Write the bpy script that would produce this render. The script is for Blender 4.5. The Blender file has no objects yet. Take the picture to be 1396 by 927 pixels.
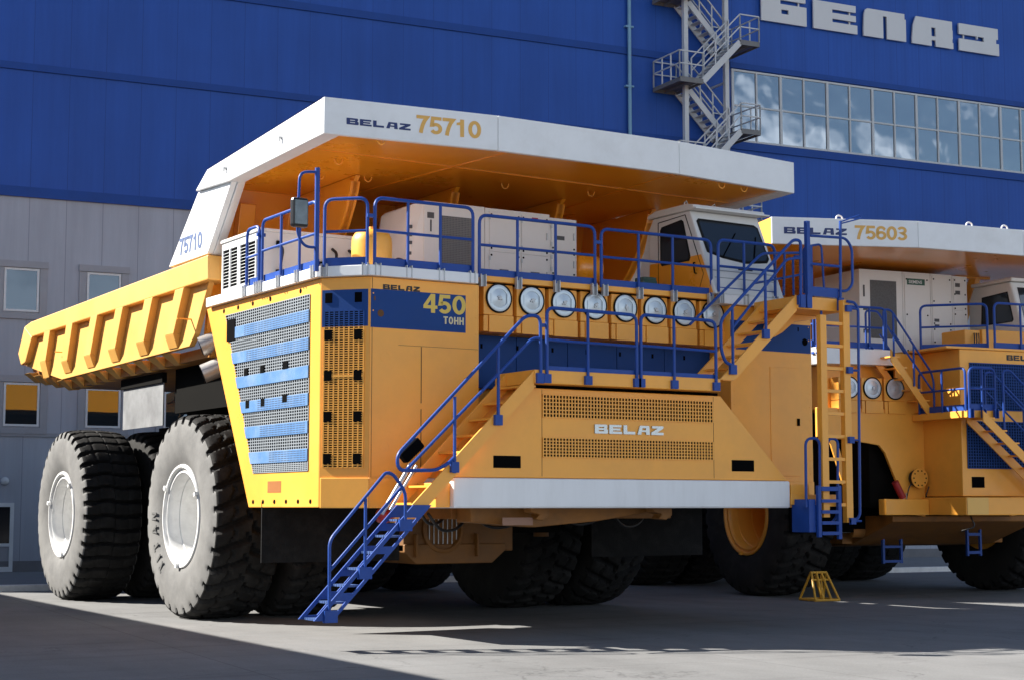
import bpy, bmesh, math, random
import numpy as np
from mathutils import Vector, Matrix
random.seed(7)
sc = bpy.context.scene
COL = sc.collection
R = math.radians

# ------------------------------------------------------------------ camera
cam_d = bpy.data.cameras.new('camera'); cam = bpy.data.objects.new('camera', cam_d); COL.objects.link(cam)
cam.location = (0, 0, 2.2)
cam.rotation_euler = (R(90 + 5.71), 0, R(-31.57))
cam_d.sensor_width = 36; cam_d.lens = 2278 / 1396 * 36
cam_d.clip_start = 0.1; cam_d.clip_end = 3000
sc.camera = cam

# ------------------------------------------------------------------ light
SUN = Vector((-1.03, 0.95, 1.0)).normalized()
w = bpy.data.worlds.new('World'); sc.world = w; w.use_nodes = True
nt = w.node_tree; nt.nodes.clear()
def N(t, kind, **kw):
    n = t.nodes.new(kind)
    for k, v in kw.items(): setattr(n, k, v)
    return n
out = N(nt, 'ShaderNodeOutputWorld'); bg = N(nt, 'ShaderNodeBackground')
sky = N(nt, 'ShaderNodeTexSky', sky_type='NISHITA', sun_disc=False)
sky.sun_elevation = math.asin(SUN.z); sky.sun_rotation = math.atan2(SUN.x, SUN.y)
sky.air_density = 1.0; sky.dust_density = 0.6; sky.ozone_density = 1.2
tc = N(nt, 'ShaderNodeTexCoord'); mp = N(nt, 'ShaderNodeMapping'); mp.inputs['Scale'].default_value = (1, 1, 2.2); mp.inputs['Location'].default_value = (.9, .35, .2)
nz = N(nt, 'ShaderNodeTexNoise'); nz.inputs['Scale'].default_value = 3.6; nz.inputs['Detail'].default_value = 9; nz.inputs['Roughness'].default_value = .58
rp = N(nt, 'ShaderNodeValToRGB'); rp.color_ramp.elements[0].position = .50; rp.color_ramp.elements[1].position = .61
mx = N(nt, 'ShaderNodeMixRGB'); mx.inputs['Color2'].default_value = (14.0, 14.7, 16.0, 1)
L = nt.links.new
sx_ = N(nt, 'ShaderNodeSeparateXYZ'); L(tc.outputs['Generated'], sx_.inputs[0])
wy = N(nt, 'ShaderNodeMath', operation='MULTIPLY_ADD'); wy.inputs[1].default_value = -.13; L(sx_.outputs[1], wy.inputs[0]); L(nz.outputs['Fac'], wy.inputs[2])
wz = N(nt, 'ShaderNodeMath', operation='MULTIPLY_ADD'); wz.inputs[1].default_value = -.34; L(sx_.outputs[2], wz.inputs[0]); L(wy.outputs[0], wz.inputs[2])
L(tc.outputs['Generated'], mp.inputs['Vector']); L(mp.outputs[0], nz.inputs['Vector']); L(wz.outputs[0], rp.inputs['Fac'])
L(rp.outputs['Color'], mx.inputs['Fac']); L(sky.outputs[0], mx.inputs['Color1']); L(mx.outputs[0], bg.inputs['Color'])
bg.inputs['Strength'].default_value = 0.05
L(bg.outputs[0], out.inputs['Surface'])
sd = bpy.data.lights.new('sun', 'SUN'); sd.energy = 5.0; sd.angle = R(0.5); sd.color = (1.0, 0.95, 0.87)
sun = bpy.data.objects.new('sun', sd); COL.objects.link(sun); sun.location = (0, 0, 60)
sun.rotation_euler = SUN.to_track_quat('Z', 'Y').to_euler()
sc.view_settings.view_transform = 'Standard'; sc.view_settings.look = 'None'
sc.view_settings.exposure = 1.45; sc.view_settings.gamma = 1.0; sc.view_settings.use_curve_mapping = False
sc.cycles.max_bounces = 8

# ------------------------------------------------------------------ materials
MATS = {}
def mat(name, col, rough=.5, metal=0.0, var=.12, scale=1.2, dirt=None, dirt_amt=.35, dirt_scale=.8, bump=0, bump_scale=20, spec=.5, coat=0.0, streak=False):
    if name in MATS: return MATS[name]
    m = bpy.data.materials.new(name); m.use_nodes = True; t = m.node_tree; b = t.nodes['Principled BSDF']
    l = t.links.new
    b.inputs['Roughness'].default_value = rough; b.inputs['Metallic'].default_value = metal
    b.inputs['Specular IOR Level'].default_value = spec
    if coat: b.inputs['Coat Weight'].default_value = coat; b.inputs['Coat Roughness'].default_value = .15
    co = N(t, 'ShaderNodeTexCoord'); mpn = N(t, 'ShaderNodeMapping')
    l(co.outputs['Object'], mpn.inputs['Vector'])
    if streak: mpn.inputs['Scale'].default_value = (1, 1, .15)
    n1 = N(t, 'ShaderNodeTexNoise'); n1.inputs['Scale'].default_value = scale; n1.inputs['Detail'].default_value = 6; n1.inputs['Roughness'].default_value = .65
    l(mpn.outputs[0], n1.inputs['Vector'])
    mr = N(t, 'ShaderNodeMapRange'); mr.inputs['From Min'].default_value = .3; mr.inputs['From Max'].default_value = .7
    mr.inputs['To Min'].default_value = 1 - var; mr.inputs['To Max'].default_value = 1 + var * .6
    l(n1.outputs['Fac'], mr.inputs['Value'])
    hs = N(t, 'ShaderNodeVectorMath', operation='SCALE'); hs.inputs[0].default_value = col[:3]
    l(mr.outputs[0], hs.inputs['Scale'])
    last = hs.outputs[0]
    if dirt:
        n2 = N(t, 'ShaderNodeTexNoise'); n2.inputs['Scale'].default_value = dirt_scale; n2.inputs['Detail'].default_value = 9; n2.inputs['Roughness'].default_value = .7
        l(mpn.outputs[0], n2.inputs['Vector'])
        rm = N(t, 'ShaderNodeMapRange'); rm.inputs['From Min'].default_value = .48; rm.inputs['From Max'].default_value = .75
        rm.inputs['To Max'].default_value = dirt_amt
        l(n2.outputs['Fac'], rm.inputs['Value'])
        mix = N(t, 'ShaderNodeMixRGB'); l(rm.outputs[0], mix.inputs['Fac']); l(last, mix.inputs['Color1']); mix.inputs['Color2'].default_value = (*dirt, 1)
        last = mix.outputs[0]
    l(last, b.inputs['Base Color'])
    r2 = N(t, 'ShaderNodeMapRange'); r2.inputs['To Min'].default_value = max(rough - .1, .02); r2.inputs['To Max'].default_value = min(rough + .14, 1)
    l(n1.outputs['Fac'], r2.inputs['Value']); l(r2.outputs[0], b.inputs['Roughness'])
    if bump:
        n3 = N(t, 'ShaderNodeTexNoise'); n3.inputs['Scale'].default_value = bump_scale; n3.inputs['Detail'].default_value = 5
        l(co.outputs['Object'], n3.inputs['Vector'])
        bp = N(t, 'ShaderNodeBump'); bp.inputs['Strength'].default_value = bump; bp.inputs['Distance'].default_value = .02
        l(n3.outputs['Fac'], bp.inputs['Height']); l(bp.outputs[0], b.inputs['Normal'])
    MATS[name] = m
    return m
YEL = mat('yellow_paint', (.92, .405, .050), .42, var=.09, scale=.7, dirt=(.60, .27, .05), dirt_amt=.32, bump=.10, bump_scale=1.6, coat=.12)
YBD = mat('dusty_body_yellow', (.78, .40, .085), .5, var=.10, scale=.8, dirt=(.55, .30, .10), dirt_amt=.4, dirt_scale=1.1, bump=.10, bump_scale=2)
WHT = mat('white_paint', (.78, .79, .80), .42, var=.05, scale=1.5, dirt=(.5, .48, .44), dirt_amt=.25, dirt_scale=1.3)
CAB = mat('cabinet_white', (.72, .71, .69), .45, var=.05, scale=2, dirt=(.45, .42, .38), dirt_amt=.25, dirt_scale=2)
BLU = mat('rail_blue', (.012, .060, .30), .42, var=.15, scale=4, dirt=(.06, .10, .25), dirt_amt=.25, dirt_scale=3, spec=.3)
NAV = mat('navy_panel', (.010, .052, .215), .5, var=.08, scale=1, dirt=(.03, .07, .18), dirt_amt=.25, spec=.18)
BND = mat('dusty_blue_band', (.07, .185, .40), .5, var=.12, scale=2.5, dirt=(.28, .35, .42), dirt_amt=.5, dirt_scale=1.6)
BLK = mat('black_recess', (.003, .003, .0035), .9, var=.1, spec=.03)  # also fills solid boxes that stand in for shaded openings
RUB = mat('black_rubber', (.012, .012, .0125), .8, var=.3, scale=4, dirt=(.035, .034, .033), dirt_amt=.5, dirt_scale=3, bump=.3, bump_scale=40, spec=.12)
TYR = mat('tyre_tread_rubber', (.017, .0165, .016), .8, var=.3, scale=3, dirt=(.055, .053, .05), dirt_amt=.6, dirt_scale=2.5, bump=.25, bump_scale=30, spec=.15)
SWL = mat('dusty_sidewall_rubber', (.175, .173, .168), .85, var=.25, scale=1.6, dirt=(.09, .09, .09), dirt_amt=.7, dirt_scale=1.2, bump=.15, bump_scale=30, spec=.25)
SWD = mat('shaded_sidewall_rubber', (.022, .021, .02), .85, var=.25, scale=1.6, dirt=(.05, .05, .048), dirt_amt=.5, dirt_scale=2.2, spec=.25)  # darker copy of the sidewall for tyres standing in shade
LET = mat('tyre_lettering', (.10, .10, .098), .8, var=.2, scale=8)
STL = mat('galvanised_steel', (.50, .51, .52), .42, metal=.55, var=.12, scale=3, dirt=(.35, .34, .33), dirt_amt=.3)
SIL = mat('filter_cover_silver', (.56, .63, .68), .34, metal=.55, var=.1, scale=3)
EXH = mat('exhaust_steel', (.52, .50, .47), .38, metal=.6, var=.2, scale=3)
ORG = mat('orange_underside', (.95, .36, .02), .28, var=.10, scale=.5, dirt=(.62, .22, .02), dirt_amt=.3, dirt_scale=.5, coat=.7)
DEC = mat('number_yellow', (.72, .40, .09), .5, var=.06, scale=6)
DEB = mat('number_blue', (.085, .13, .26), .5, var=.08, scale=6)
LGB = mat('logo_blue', (.012, .03, .14), .5, var=.1, scale=6)
LGK = mat('logo_black', (.012, .012, .013), .5, var=.1)
CHR = mat('logo_chrome', (.50, .53, .54), .25, metal=.7, var=.05)
RED = mat('red_paint', (.35, .018, .02), .4, var=.1)
GRN = mat('green_sign', (.012, .09, .06), .45, var=.08)
PLT = mat('scuffed_grey_sheet', (.20, .205, .21), .55, var=.3, scale=2, dirt=(.11, .11, .115), dirt_amt=.8, dirt_scale=1.5)
MESHG = mat('vent_mesh_grey', (.10, .10, .105), .6, var=.3, scale=30)
HOS = mat('black_hose', (.012, .012, .013), .45, var=.1)
GPM = mat('green_pump', (.04, .10, .085), .5, var=.2, scale=5)
def glass(name, col, rough, metal, bump, bscale):
    m = bpy.data.materials.new(name); m.use_nodes = True; t = m.node_tree; b = t.nodes['Principled BSDF']
    b.inputs['Base Color'].default_value = (*col, 1); b.inputs['Roughness'].default_value = rough; b.inputs['Metallic'].default_value = metal
    co = N(t, 'ShaderNodeTexCoord'); n3 = N(t, 'ShaderNodeTexNoise'); n3.inputs['Scale'].default_value = bscale; n3.inputs['Detail'].default_value = 1.5
    bp = N(t, 'ShaderNodeBump'); bp.inputs['Strength'].default_value = bump; bp.inputs['Distance'].default_value = .05
    t.links.new(co.outputs['Object'], n3.inputs['Vector']); t.links.new(n3.outputs['Fac'], bp.inputs['Height']); t.links.new(bp.outputs[0], b.inputs['Normal'])
    return m
GLS = glass('facade_glass', (.27, .31, .35), .03, .85, .45, .6)
GL2 = glass('window_glass', (.075, .10, .125), .02, .8, .12, .5)
CGL = glass('cab_glass', (.05, .065, .085), .03, .6, .03, 1)

# ------------------------------------------------------------------ mesh builder
OFFS = {}
class Fr:
    def __init__(s, O, u, v, n=None):
        s.O = Vector(O); s.u = Vector(u).normalized(); s.v = Vector(v).normalized()
        s.n = Vector(n).normalized() if n is not None else s.u.cross(s.v).normalized()
    def p(s, a, b, c=0): return s.O + s.u * a + s.v * b + s.n * c
def front(x, y, z): return Fr((x, y, z), (1, 0, 0), (0, 0, 1))
def left(x, y, z): return Fr((x, y, z), (0, -1, 0), (0, 0, 1))
def fillet(pts, r, n=5):
    pts = [Vector(p) for p in pts]; o = [pts[0]]
    for i in range(1, len(pts) - 1):
        a, b, c = pts[i - 1], pts[i], pts[i + 1]
        d1, d2 = (a - b), (c - b); rr = min(r, d1.length * .48, d2.length * .48)
        p, q = b + d1.normalized() * rr, b + d2.normalized() * rr
        for k in range(n + 1):
            t = k / n; o.append(p * (1 - t) ** 2 + b * 2 * t * (1 - t) + q * t * t)
    o.append(pts[-1]); return o
class MB:
    def __init__(s): s.v = []; s.f = []; s.m = []; s.g = []
    def add(s, vs, fs, mi=0):
        k = len(s.v); s.g.append((len(s.v), len(s.v) + len(vs), len(s.f), len(s.f) + len(fs))); s.v += [tuple(p) for p in vs]; s.f += [tuple(i + k for i in f) for f in fs]; s.m += [mi] * len(fs)
        return s
    def hexa(s, p): return s.add(p, [(0, 3, 2, 1), (4, 5, 6, 7), (0, 1, 5, 4), (1, 2, 6, 5), (2, 3, 7, 6), (3, 0, 4, 7)])
    def box(s, x0, x1, y0, y1, z0, z1):
        return s.hexa([(x0, y0, z0), (x1, y0, z0), (x1, y1, z0), (x0, y1, z0), (x0, y0, z1), (x1, y0, z1), (x1, y1, z1), (x0, y1, z1)])
    def fbox(s, f, u0, u1, v0, v1, n0, n1):
        return s.hexa([f.p(u0, v0, n0), f.p(u1, v0, n0), f.p(u1, v1, n0), f.p(u0, v1, n0), f.p(u0, v0, n1), f.p(u1, v0, n1), f.p(u1, v1, n1), f.p(u0, v1, n1)])
    def fprism(s, f, pts, n0, n1):
        k = len(pts); vs = [f.p(a, b, n0) for a, b in pts] + [f.p(a, b, n1) for a, b in pts]
        return s.add(vs, [tuple(range(k))[::-1], tuple(range(k, 2 * k))] + [(i, (i + 1) % k, (i + 1) % k + k, i + k) for i in range(k)])
    def prism(s, axis, pts, a0, a1):
        g = {'x': lambda p, a: (a, p[0], p[1]), 'y': lambda p, a: (p[0], a, p[1]), 'z': lambda p, a: (p[0], p[1], a)}[axis]
        k = len(pts); vs = [g(p, a0) for p in pts] + [g(p, a1) for p in pts]
        return s.add(vs, [tuple(range(k)), tuple(range(k, 2 * k))[::-1]] + [(i, i + k, (i + 1) % k + k, (i + 1) % k) for i in range(k)])
    def tube(s, pts, r, n=8, closed=False):
        pts = [Vector(p) for p in pts]
        q = [pts[0]]
        for p in pts[1:]:
            if (p - q[-1]).length > 1e-5: q.append(p)
        pts = q; m = len(pts); vs = []; ref = None
        for i, p in enumerate(pts):
            d = ((pts[min(i + 1, m - 1)] - p).normalized() + (p - pts[max(i - 1, 0)]).normalized()).normalized()
            if ref is None:
                ref = d.orthogonal().normalized()
            ref = (ref - d * ref.dot(d)).normalized(); b = d.cross(ref)
            vs += [p + (ref * math.cos(2 * math.pi * k / n) + b * math.sin(2 * math.pi * k / n)) * r for k in range(n)]
        fs = [(i * n + k, i * n + (k + 1) % n, (i + 1) * n + (k + 1) % n, (i + 1) * n + k) for i in range(m - 1) for k in range(n)]
        fs += [tuple(range(n))[::-1], tuple(range((m - 1) * n, m * n))]
        return s.add(vs, fs)
    def bar(s, a, b, w, h):
        a, b = Vector(a), Vector(b); d = (b - a).normalized()
        up = Vector((0, 0, 1)) if abs(d.z) < .95 else Vector((0, 1, 0))
        sd_ = d.cross(up).normalized(); up = sd_.cross(d)
        vs = [p + sd_ * (x * w / 2) + up * (y * h / 2) for p in (a, b) for x, y in ((-1, -1), (1, -1), (1, 1), (-1, 1))]
        return s.hexa(vs)
    def lathe(s, c, axis, prof, n=48, mi=None):
        # prof: list of (radius, along-axis)
        ax = {'x': (Vector((1, 0, 0)), Vector((0, 1, 0)), Vector((0, 0, 1))), 'y': (Vector((0, 1, 0)), Vector((0, 0, 1)), Vector((1, 0, 0))), 'z': (Vector((0, 0, 1)), Vector((1, 0, 0)), Vector((0, 1, 0)))}[axis]
        c = Vector(c); vs = []; m = len(prof)
        for r, a in prof:
            for k in range(n):
                t = 2 * math.pi * k / n
                vs.append(c + ax[0] * a + (ax[1] * math.cos(t) + ax[2] * math.sin(t)) * max(r, 1e-4))
        fs = [(i * n + k, i * n + (k + 1) % n, (i + 1) * n + (k + 1) % n, (i + 1) * n + k) for i in range(m - 1) for k in range(n)]
        return s.add(vs, fs)
    def text(s, f, txt, size, d=.006, off=.0, bold=.0, sx=1.0):
        vs, fs = text_mesh(txt, bold)
        xs = [p[0] for p in vs]; ys = [p[1] for p in vs]
        h = max(ys) - min(ys); k = size / h; x0, y0 = min(xs), min(ys)
        s.add([f.p((p[0] - x0) * k * sx, (p[1] - y0) * k, off + (d if p[2] > .01 else 0)) for p in vs], fs)
        return (max(xs) - x0) * k * sx
    def build(s, name, m, parent=None, bevel=0, smooth=False, kind=None, recalc=True, auto=None):
        off = OFFS.get(parent.name, Vector((0, 0, 0))) if parent else Vector((0, 0, 0))
        me = bpy.data.meshes.new(name)
        me.from_pydata([(p[0] - off[0], p[1] - off[1], p[2] - off[2]) for p in s.v], [], s.f)
        ms = m if isinstance(m, (list, tuple)) else [m]
        for k in ms: me.materials.append(k)
        if len(ms) > 1: me.polygons.foreach_set('material_index', s.m)
        if recalc:
            bm = bmesh.new(); bm.from_mesh(me); bmesh.ops.recalc_face_normals(bm, faces=bm.faces); bm.to_mesh(me); bm.free()
        if smooth or auto:
            me.polygons.foreach_set('use_smooth', [True] * len(me.polygons))
            if auto: me.set_sharp_from_angle(angle=R(auto))
        me.update()
        o = bpy.data.objects.new(name, me); COL.objects.link(o)
        if parent: o.parent = parent; OFFS[o.name] = off
        if bevel:
            b = o.modifiers.new('bevel', 'BEVEL'); b.width = bevel; b.segments = 2; b.limit_method = 'ANGLE'; b.angle_limit = R(40)
        if kind: o['kind'] = kind
        return o
def each(mb, per, name, m, parent, **kw):
    """one object per `per` consecutive shapes"""
    o = None
    for i in range(0, len(mb.g), per):
        q = MB(); gs = mb.g[i:i + per]; v0 = gs[0][0]
        q.v = mb.v[v0:gs[-1][1]]; q.f = [tuple(j - v0 for j in f) for f in mb.f[gs[0][2]:gs[-1][3]]]
        o = q.build(name, m, parent, **kw)
    return o
TXT = {}
def text_mesh(txt, bold):
    if (txt, bold) in TXT: return TXT[(txt, bold)]
    cu = bpy.data.curves.new('t', 'FONT'); cu.body = txt; cu.extrude = .05; cu.offset = bold; cu.resolution_u = 4
    o = bpy.data.objects.new('t', cu); COL.objects.link(o)
    dg = bpy.context.evaluated_depsgraph_get(); dg.update()
    me = bpy.data.meshes.new_from_object(o.evaluated_get(dg))
    r = ([tuple(v.co) for v in me.vertices], [tuple(p.vertices) for p in me.polygons])
    bpy.data.objects.remove(o); bpy.data.curves.remove(cu); bpy.data.meshes.remove(me)
    TXT[(txt, bold)] = r; return r
def ribbon(pts, wd):
    pts = [Vector((p[0], p[1])) for p in pts]; L_, R_ = [], []; n = len(pts)
    closed = (pts[0] - pts[-1]).length < 1e-4
    for i in range(n):
        a = pts[i - 1] if i else (pts[-2] if closed else None); c = pts[i + 1] if i < n - 1 else (pts[1] if closed else None)
        d1 = (pts[i] - a).normalized() if a is not None else None; d2 = (c - pts[i]).normalized() if c is not None else None
        d1 = d1 or d2; d2 = d2 or d1
        n1 = Vector((-d1.y, d1.x)); n2 = Vector((-d2.y, d2.x)); mt = (n1 + n2); mt = mt.normalized(); k = wd / 2 / max(mt.dot(n1), .42)
        L_.append(pts[i] + mt * k); R_.append(pts[i] - mt * k)
    return [[tuple(R_[i]), tuple(R_[i + 1]), tuple(L_[i + 1]), tuple(L_[i])] for i in range(n - 1)]
def arc(cx, cy, rx, ry, a0, a1, n=16): return [(cx + rx * math.cos(R(a0 + (a1 - a0) * i / n)), cy + ry * math.sin(R(a0 + (a1 - a0) * i / n))) for i in range(n + 1)]
DW = .19
GLY = {
 '7': ribbon([(.0, .905), (.53, .905), (.40, .70), (.31, .45), (.25, .2), (.22, 0)], DW),
 '5': ribbon([(.60, .905), (.165, .905), (.115, .50)] + arc(.32, .325, .225, .23, 128, -150, 16), DW * .98),
 '1': ribbon([(.34, 0), (.34, 1)], DW + .01) + [[(.06, .66), (.24, .66), (.24, .84), (.06, .79)]],
 '0': ribbon(arc(.33, .5, .235, .405, 90, 450, 28), DW),
 '4': [[(.37, 0), (.57, 0), (.57, 1), (.37, 1)], [(0, .22), (.37, .22), (.37, .39), (0, .39)], [(.57, .22), (.68, .22), (.68, .39), (.57, .39)], [(0, .39), (.19, .39), (.37, .70), (.37, 1)]],
 '6': ribbon([(.575, .74)] + arc(.33, .68, .225, .225, 20, 165, 8) + [(.095, .55), (.09, .40)] + arc(.325, .32, .235, .225, 190, 515, 20), DW * .96),
 '3': ribbon(arc(.31, .715, .21, .19, 160, -65, 12) + [(.30, .525)] + arc(.31, .29, .23, .195, 72, -160, 14), DW * .95),
 'T': [[(0, .82), (.6, .82), (.6, 1), (0, 1)], [(.2, 0), (.4, 0), (.4, .82), (.2, .82)]],
 'O': ribbon(arc(.30, .5, .21, .41, 90, 450, 24), .18),
 'H': [[(0, 0), (.19, 0), (.19, 1), (0, 1)], [(.43, 0), (.62, 0), (.62, 1), (.43, 1)], [(.19, .41), (.43, .41), (.43, .59), (.19, .59)]],
 'I': [[(.0, 0), (.18, 0), (.18, 1), (.0, 1)]],
 'A': [[(0, 0), (.17, 0), (.36, .85), (.27, 1)], [(.55, 0), (.72, 0), (.45, 1), (.36, .85)], [(.27, 1), (.36, .85), (.45, 1)], [(.218, .215), (.50, .215), (.455, .37), (.253, .37)]],
 'N': [[(0, 0), (.17, 0), (.17, 1), (0, 1)], [(.47, 0), (.64, 0), (.64, 1), (.47, 1)], [(.17, .72), (.47, 0), (.47, .3), (.17, 1)]],
}
def bold(mb, f, txt, size, pitch=.70, d=.004, off=.003, sx=1.0):
    for i, c in enumerate(txt):
        for q in GLY[c]: mb.fprism(f, [((i * pitch + a * sx) * size, b_ * size) for a, b_ in q], off, off + d)
LOGO = {
 'B': [[(0, 0), (.55, 0), (.55, 1), (0, 1)], [(.55, .74), (1.35, .74), (1.35, 1), (.55, 1)], [(.55, .39), (1.35, .39), (1.35, .61), (.55, .61)], [(.55, 0), (1.35, 0), (1.35, .26), (.55, .26)],
       [(1.35, .54), (1.72, .54), (1.82, .66), (1.82, .9), (1.72, 1), (1.35, 1)], [(1.35, 0), (1.8, 0), (1.92, .1), (1.92, .42), (1.72, .54), (1.35, .54)]],
 'E': [[(0, 0), (.55, 0), (.55, 1), (0, 1)], [(.55, .74), (1.8, .74), (1.8, 1), (.55, 1)], [(.55, .39), (1.65, .39), (1.65, .61), (.55, .61)], [(.55, 0), (1.88, 0), (1.88, .26), (.55, .26)]],
 'L': [[(0, 0), (.55, 0), (.55, 1), (0, 1)], [(.55, 0), (1.75, 0), (1.75, .3), (.55, .3)]],
 'A': [[(.27, .74), (1.8, .74), (1.74, 1), (.38, 1)], [(0, 0), (.55, 0), (.74, .74), (.27, .74)], [(1.3, 0), (1.86, 0), (1.8, .74), (1.27, .74)], [(.625, .3), (1.287, .3), (1.28, .5), (.677, .5)]],
 'Z': [[(.1, .74), (1.8, .74), (1.85, 1), (.1, 1)], [(.0, .28), (.85, .28), (1.8, .74), (.95, .74)], [(-.02, 0), (1.85, 0), (1.85, .28), (-.02, .28)]],
}
def logo(mb, f, h, d=.006, off=.004, total=None):
    pitch = 2.12 * h if total is None else total / 5.0
    k = pitch / 2.12
    for i, c in enumerate('BELAZ'):
        for poly in LOGO[c]: mb.fprism(f, [(i * pitch + a * k, b * h) for a, b in poly], off, off + d)
def thing(name, loc, label, cat, rz=0, group=None, offs=True):
    o = bpy.data.objects.new(name, None); COL.objects.link(o); o.location = loc; o.rotation_euler = (0, 0, rz)
    o.empty_display_size = .5; o['label'] = label; o['category'] = cat
    if group: o['group'] = group
    OFFS[o.name] = Vector(loc) if offs else Vector((0, 0, 0))
    return o
def tag(o, label, cat, group=None):
    o['label'] = label; o['category'] = cat
    if group: o['group'] = group
    return o

# ------------------------------------------------------------------ setting: yard
def ground_mat():
    m = bpy.data.materials.new('yard_concrete'); m.use_nodes = True; t = m.node_tree; l = t.links.new; b = t.nodes['Principled BSDF']
    co = N(t, 'ShaderNodeTexCoord')
    def noise(s, d=8, r=.65, stretch=None):
        n = N(t, 'ShaderNodeTexNoise'); n.inputs['Scale'].default_value = s; n.inputs['Detail'].default_value = d; n.inputs['Roughness'].default_value = r
        if stretch:
            mpn = N(t, 'ShaderNodeMapping'); mpn.inputs['Scale'].default_value = stretch; mpn.inputs['Rotation'].default_value = (0, 0, R(25))
            l(co.outputs['Object'], mpn.inputs['Vector']); l(mpn.outputs[0], n.inputs['Vector'])
        else: l(co.outputs['Object'], n.inputs['Vector'])
        return n
    def ramp(src, a, b_, c0, c1):
        r = N(t, 'ShaderNodeMapRange'); r.inputs['From Min'].default_value = a; r.inputs['From Max'].default_value = b_; r.inputs['To Min'].default_value = c0; r.inputs['To Max'].default_value = c1
        l(src, r.inputs['Value']); return r.outputs[0]
    def mul(a, c):
        n = N(t, 'ShaderNodeMath', operation='MULTIPLY'); l(a, n.inputs[0])
        if isinstance(c, float): n.inputs[1].default_value = c
        else: l(c, n.inputs[1])
        return n.outputs[0]
    big = ramp(noise(.18, 6).outputs['Fac'], .3, .7, .84, 1.1)
    med = ramp(noise(1.1, 10, .7, (1, .35, 1)).outputs['Fac'], .3, .7, .86, 1.1)
    fine = ramp(noise(28, 4, .7).outputs['Fac'], .3, .7, .85, 1.12)
    tyre = ramp(noise(.9, 6, .6, (.12, 1.6, 1)).outputs['Fac'], .55, .72, 1.0, .80)
    v = mul(mul(mul(big, med), fine), tyre)
    spk = ramp(noise(90, 2, .8).outputs['Fac'], .58, .72, 1.0, .72); v = mul(v, spk)
    stain = ramp(noise(.45, 7, .72, (1, .6, 1)).outputs['Fac'], .60, .74, 1.0, .72); v = mul(v, stain)
    sxy = N(t, 'ShaderNodeSeparateXYZ'); rot = N(t, 'ShaderNodeMapping'); rot.inputs['Rotation'].default_value = (0, 0, R(6)); l(co.outputs['Object'], rot.inputs['Vector']); l(rot.outputs[0], sxy.inputs[0])
    for ax_ in (0, 1):
        ad = N(t, 'ShaderNodeMath', operation='ADD'); ad.inputs[1].default_value = 602.3; l(sxy.outputs[ax_], ad.inputs[0])
        mo = N(t, 'ShaderNodeMath', operation='MODULO'); mo.inputs[1].default_value = 7.0; l(ad.outputs[0], mo.inputs[0])
        lt = N(t, 'ShaderNodeMath', operation='LESS_THAN'); lt.inputs[1].default_value = .025; l(mo.outputs[0], lt.inputs[0])
        iv = N(t, 'ShaderNodeMath', operation='MULTIPLY_ADD'); iv.inputs[1].default_value = -.32; iv.inputs[2].default_value = 1.0; l(lt.outputs[0], iv.inputs[0]); v = mul(v, iv.outputs[0])
    # cracks
    wv = noise(.7, 5, .6); vm = N(t, 'ShaderNodeVectorMath', operation='ADD')
    sc_ = N(t, 'ShaderNodeVectorMath', operation='SCALE'); sc_.inputs['Scale'].default_value = 1.6; l(wv.outputs['Color'], sc_.inputs[0])
    l(co.outputs['Object'], vm.inputs[0]); l(sc_.outputs[0], vm.inputs[1])
    vo = N(t, 'ShaderNodeTexVoronoi', feature='DISTANCE_TO_EDGE'); vo.inputs['Scale'].default_value = .17; l(vm.outputs[0], vo.inputs['Vector'])
    gate = ramp(noise(.5, 3).outputs['Fac'], .42, .55, 0, 1)
    cr = ramp(vo.outputs['Distance'], .0, .0045, 1.0, 0.0)
    crg = mul(cr, gate); inv = N(t, 'ShaderNodeMath', operation='MULTIPLY_ADD'); inv.inputs[1].default_value = -.38; inv.inputs[2].default_value = 1.0; l(crg, inv.inputs[0])
    v = mul(v, inv.outputs[0])
    hs = N(t, 'ShaderNodeVectorMath', operation='SCALE'); hs.inputs[0].default_value = (.20, .20, .198); l(v, hs.inputs['Scale'])
    l(hs.outputs[0], b.inputs['Base Color']); b.inputs['Roughness'].default_value = .85; b.inputs['Specular IOR Level'].default_value = .25
    bp = N(t, 'ShaderNodeBump'); bp.inputs['Strength'].default_value = .35; bp.inputs['Distance'].default_value = .01
    l(fine, bp.inputs['Height']); l(bp.outputs[0], b.inputs['Normal'])
    return m
MB().add([(-900, -900, 0), (900, -900, 0), (900, 900, 0), (-900, 900, 0)], [(0, 1, 2, 3)]).build('ground', ground_mat(), kind='structure', recalc=False)

# building frame: local x along the facade, local -y out of the facade
B0 = Vector((14.35, 54.8, 0)); BR = R(-5.5)
def site(name): 
    o = None
    return o
def bl(o, kind=None):
    o.location = B0; o.rotation_euler = (0, 0, BR)
    if kind: o['kind'] = kind
    return o
PAV = mat('pavement_slab', (.22, .22, .22), .85, var=.15, scale=1.5, dirt=(.14, .14, .14), dirt_amt=.4)
KRB = mat('white_painted_kerb', (.80, .79, .76), .7, var=.12, scale=3, dirt=(.4, .39, .37), dirt_amt=.45, dirt_scale=2)
GRS = mat('lawn_green', (.045, .12, .022), .9, var=.4, scale=6, bump=.6, bump_scale=30)
bl(MB().box(-16, 80, -10.0, 0, -.1, .13).build('pavement', PAV), 'structure')
bl(MB().box(-16, 80, -10.22, -10.003, -.1, .17).build('kerb', KRB, bevel=.02), 'structure')
gr = MB()
gr.box(17, 26.8, -8.6, -.8, 0, .18)
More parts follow.
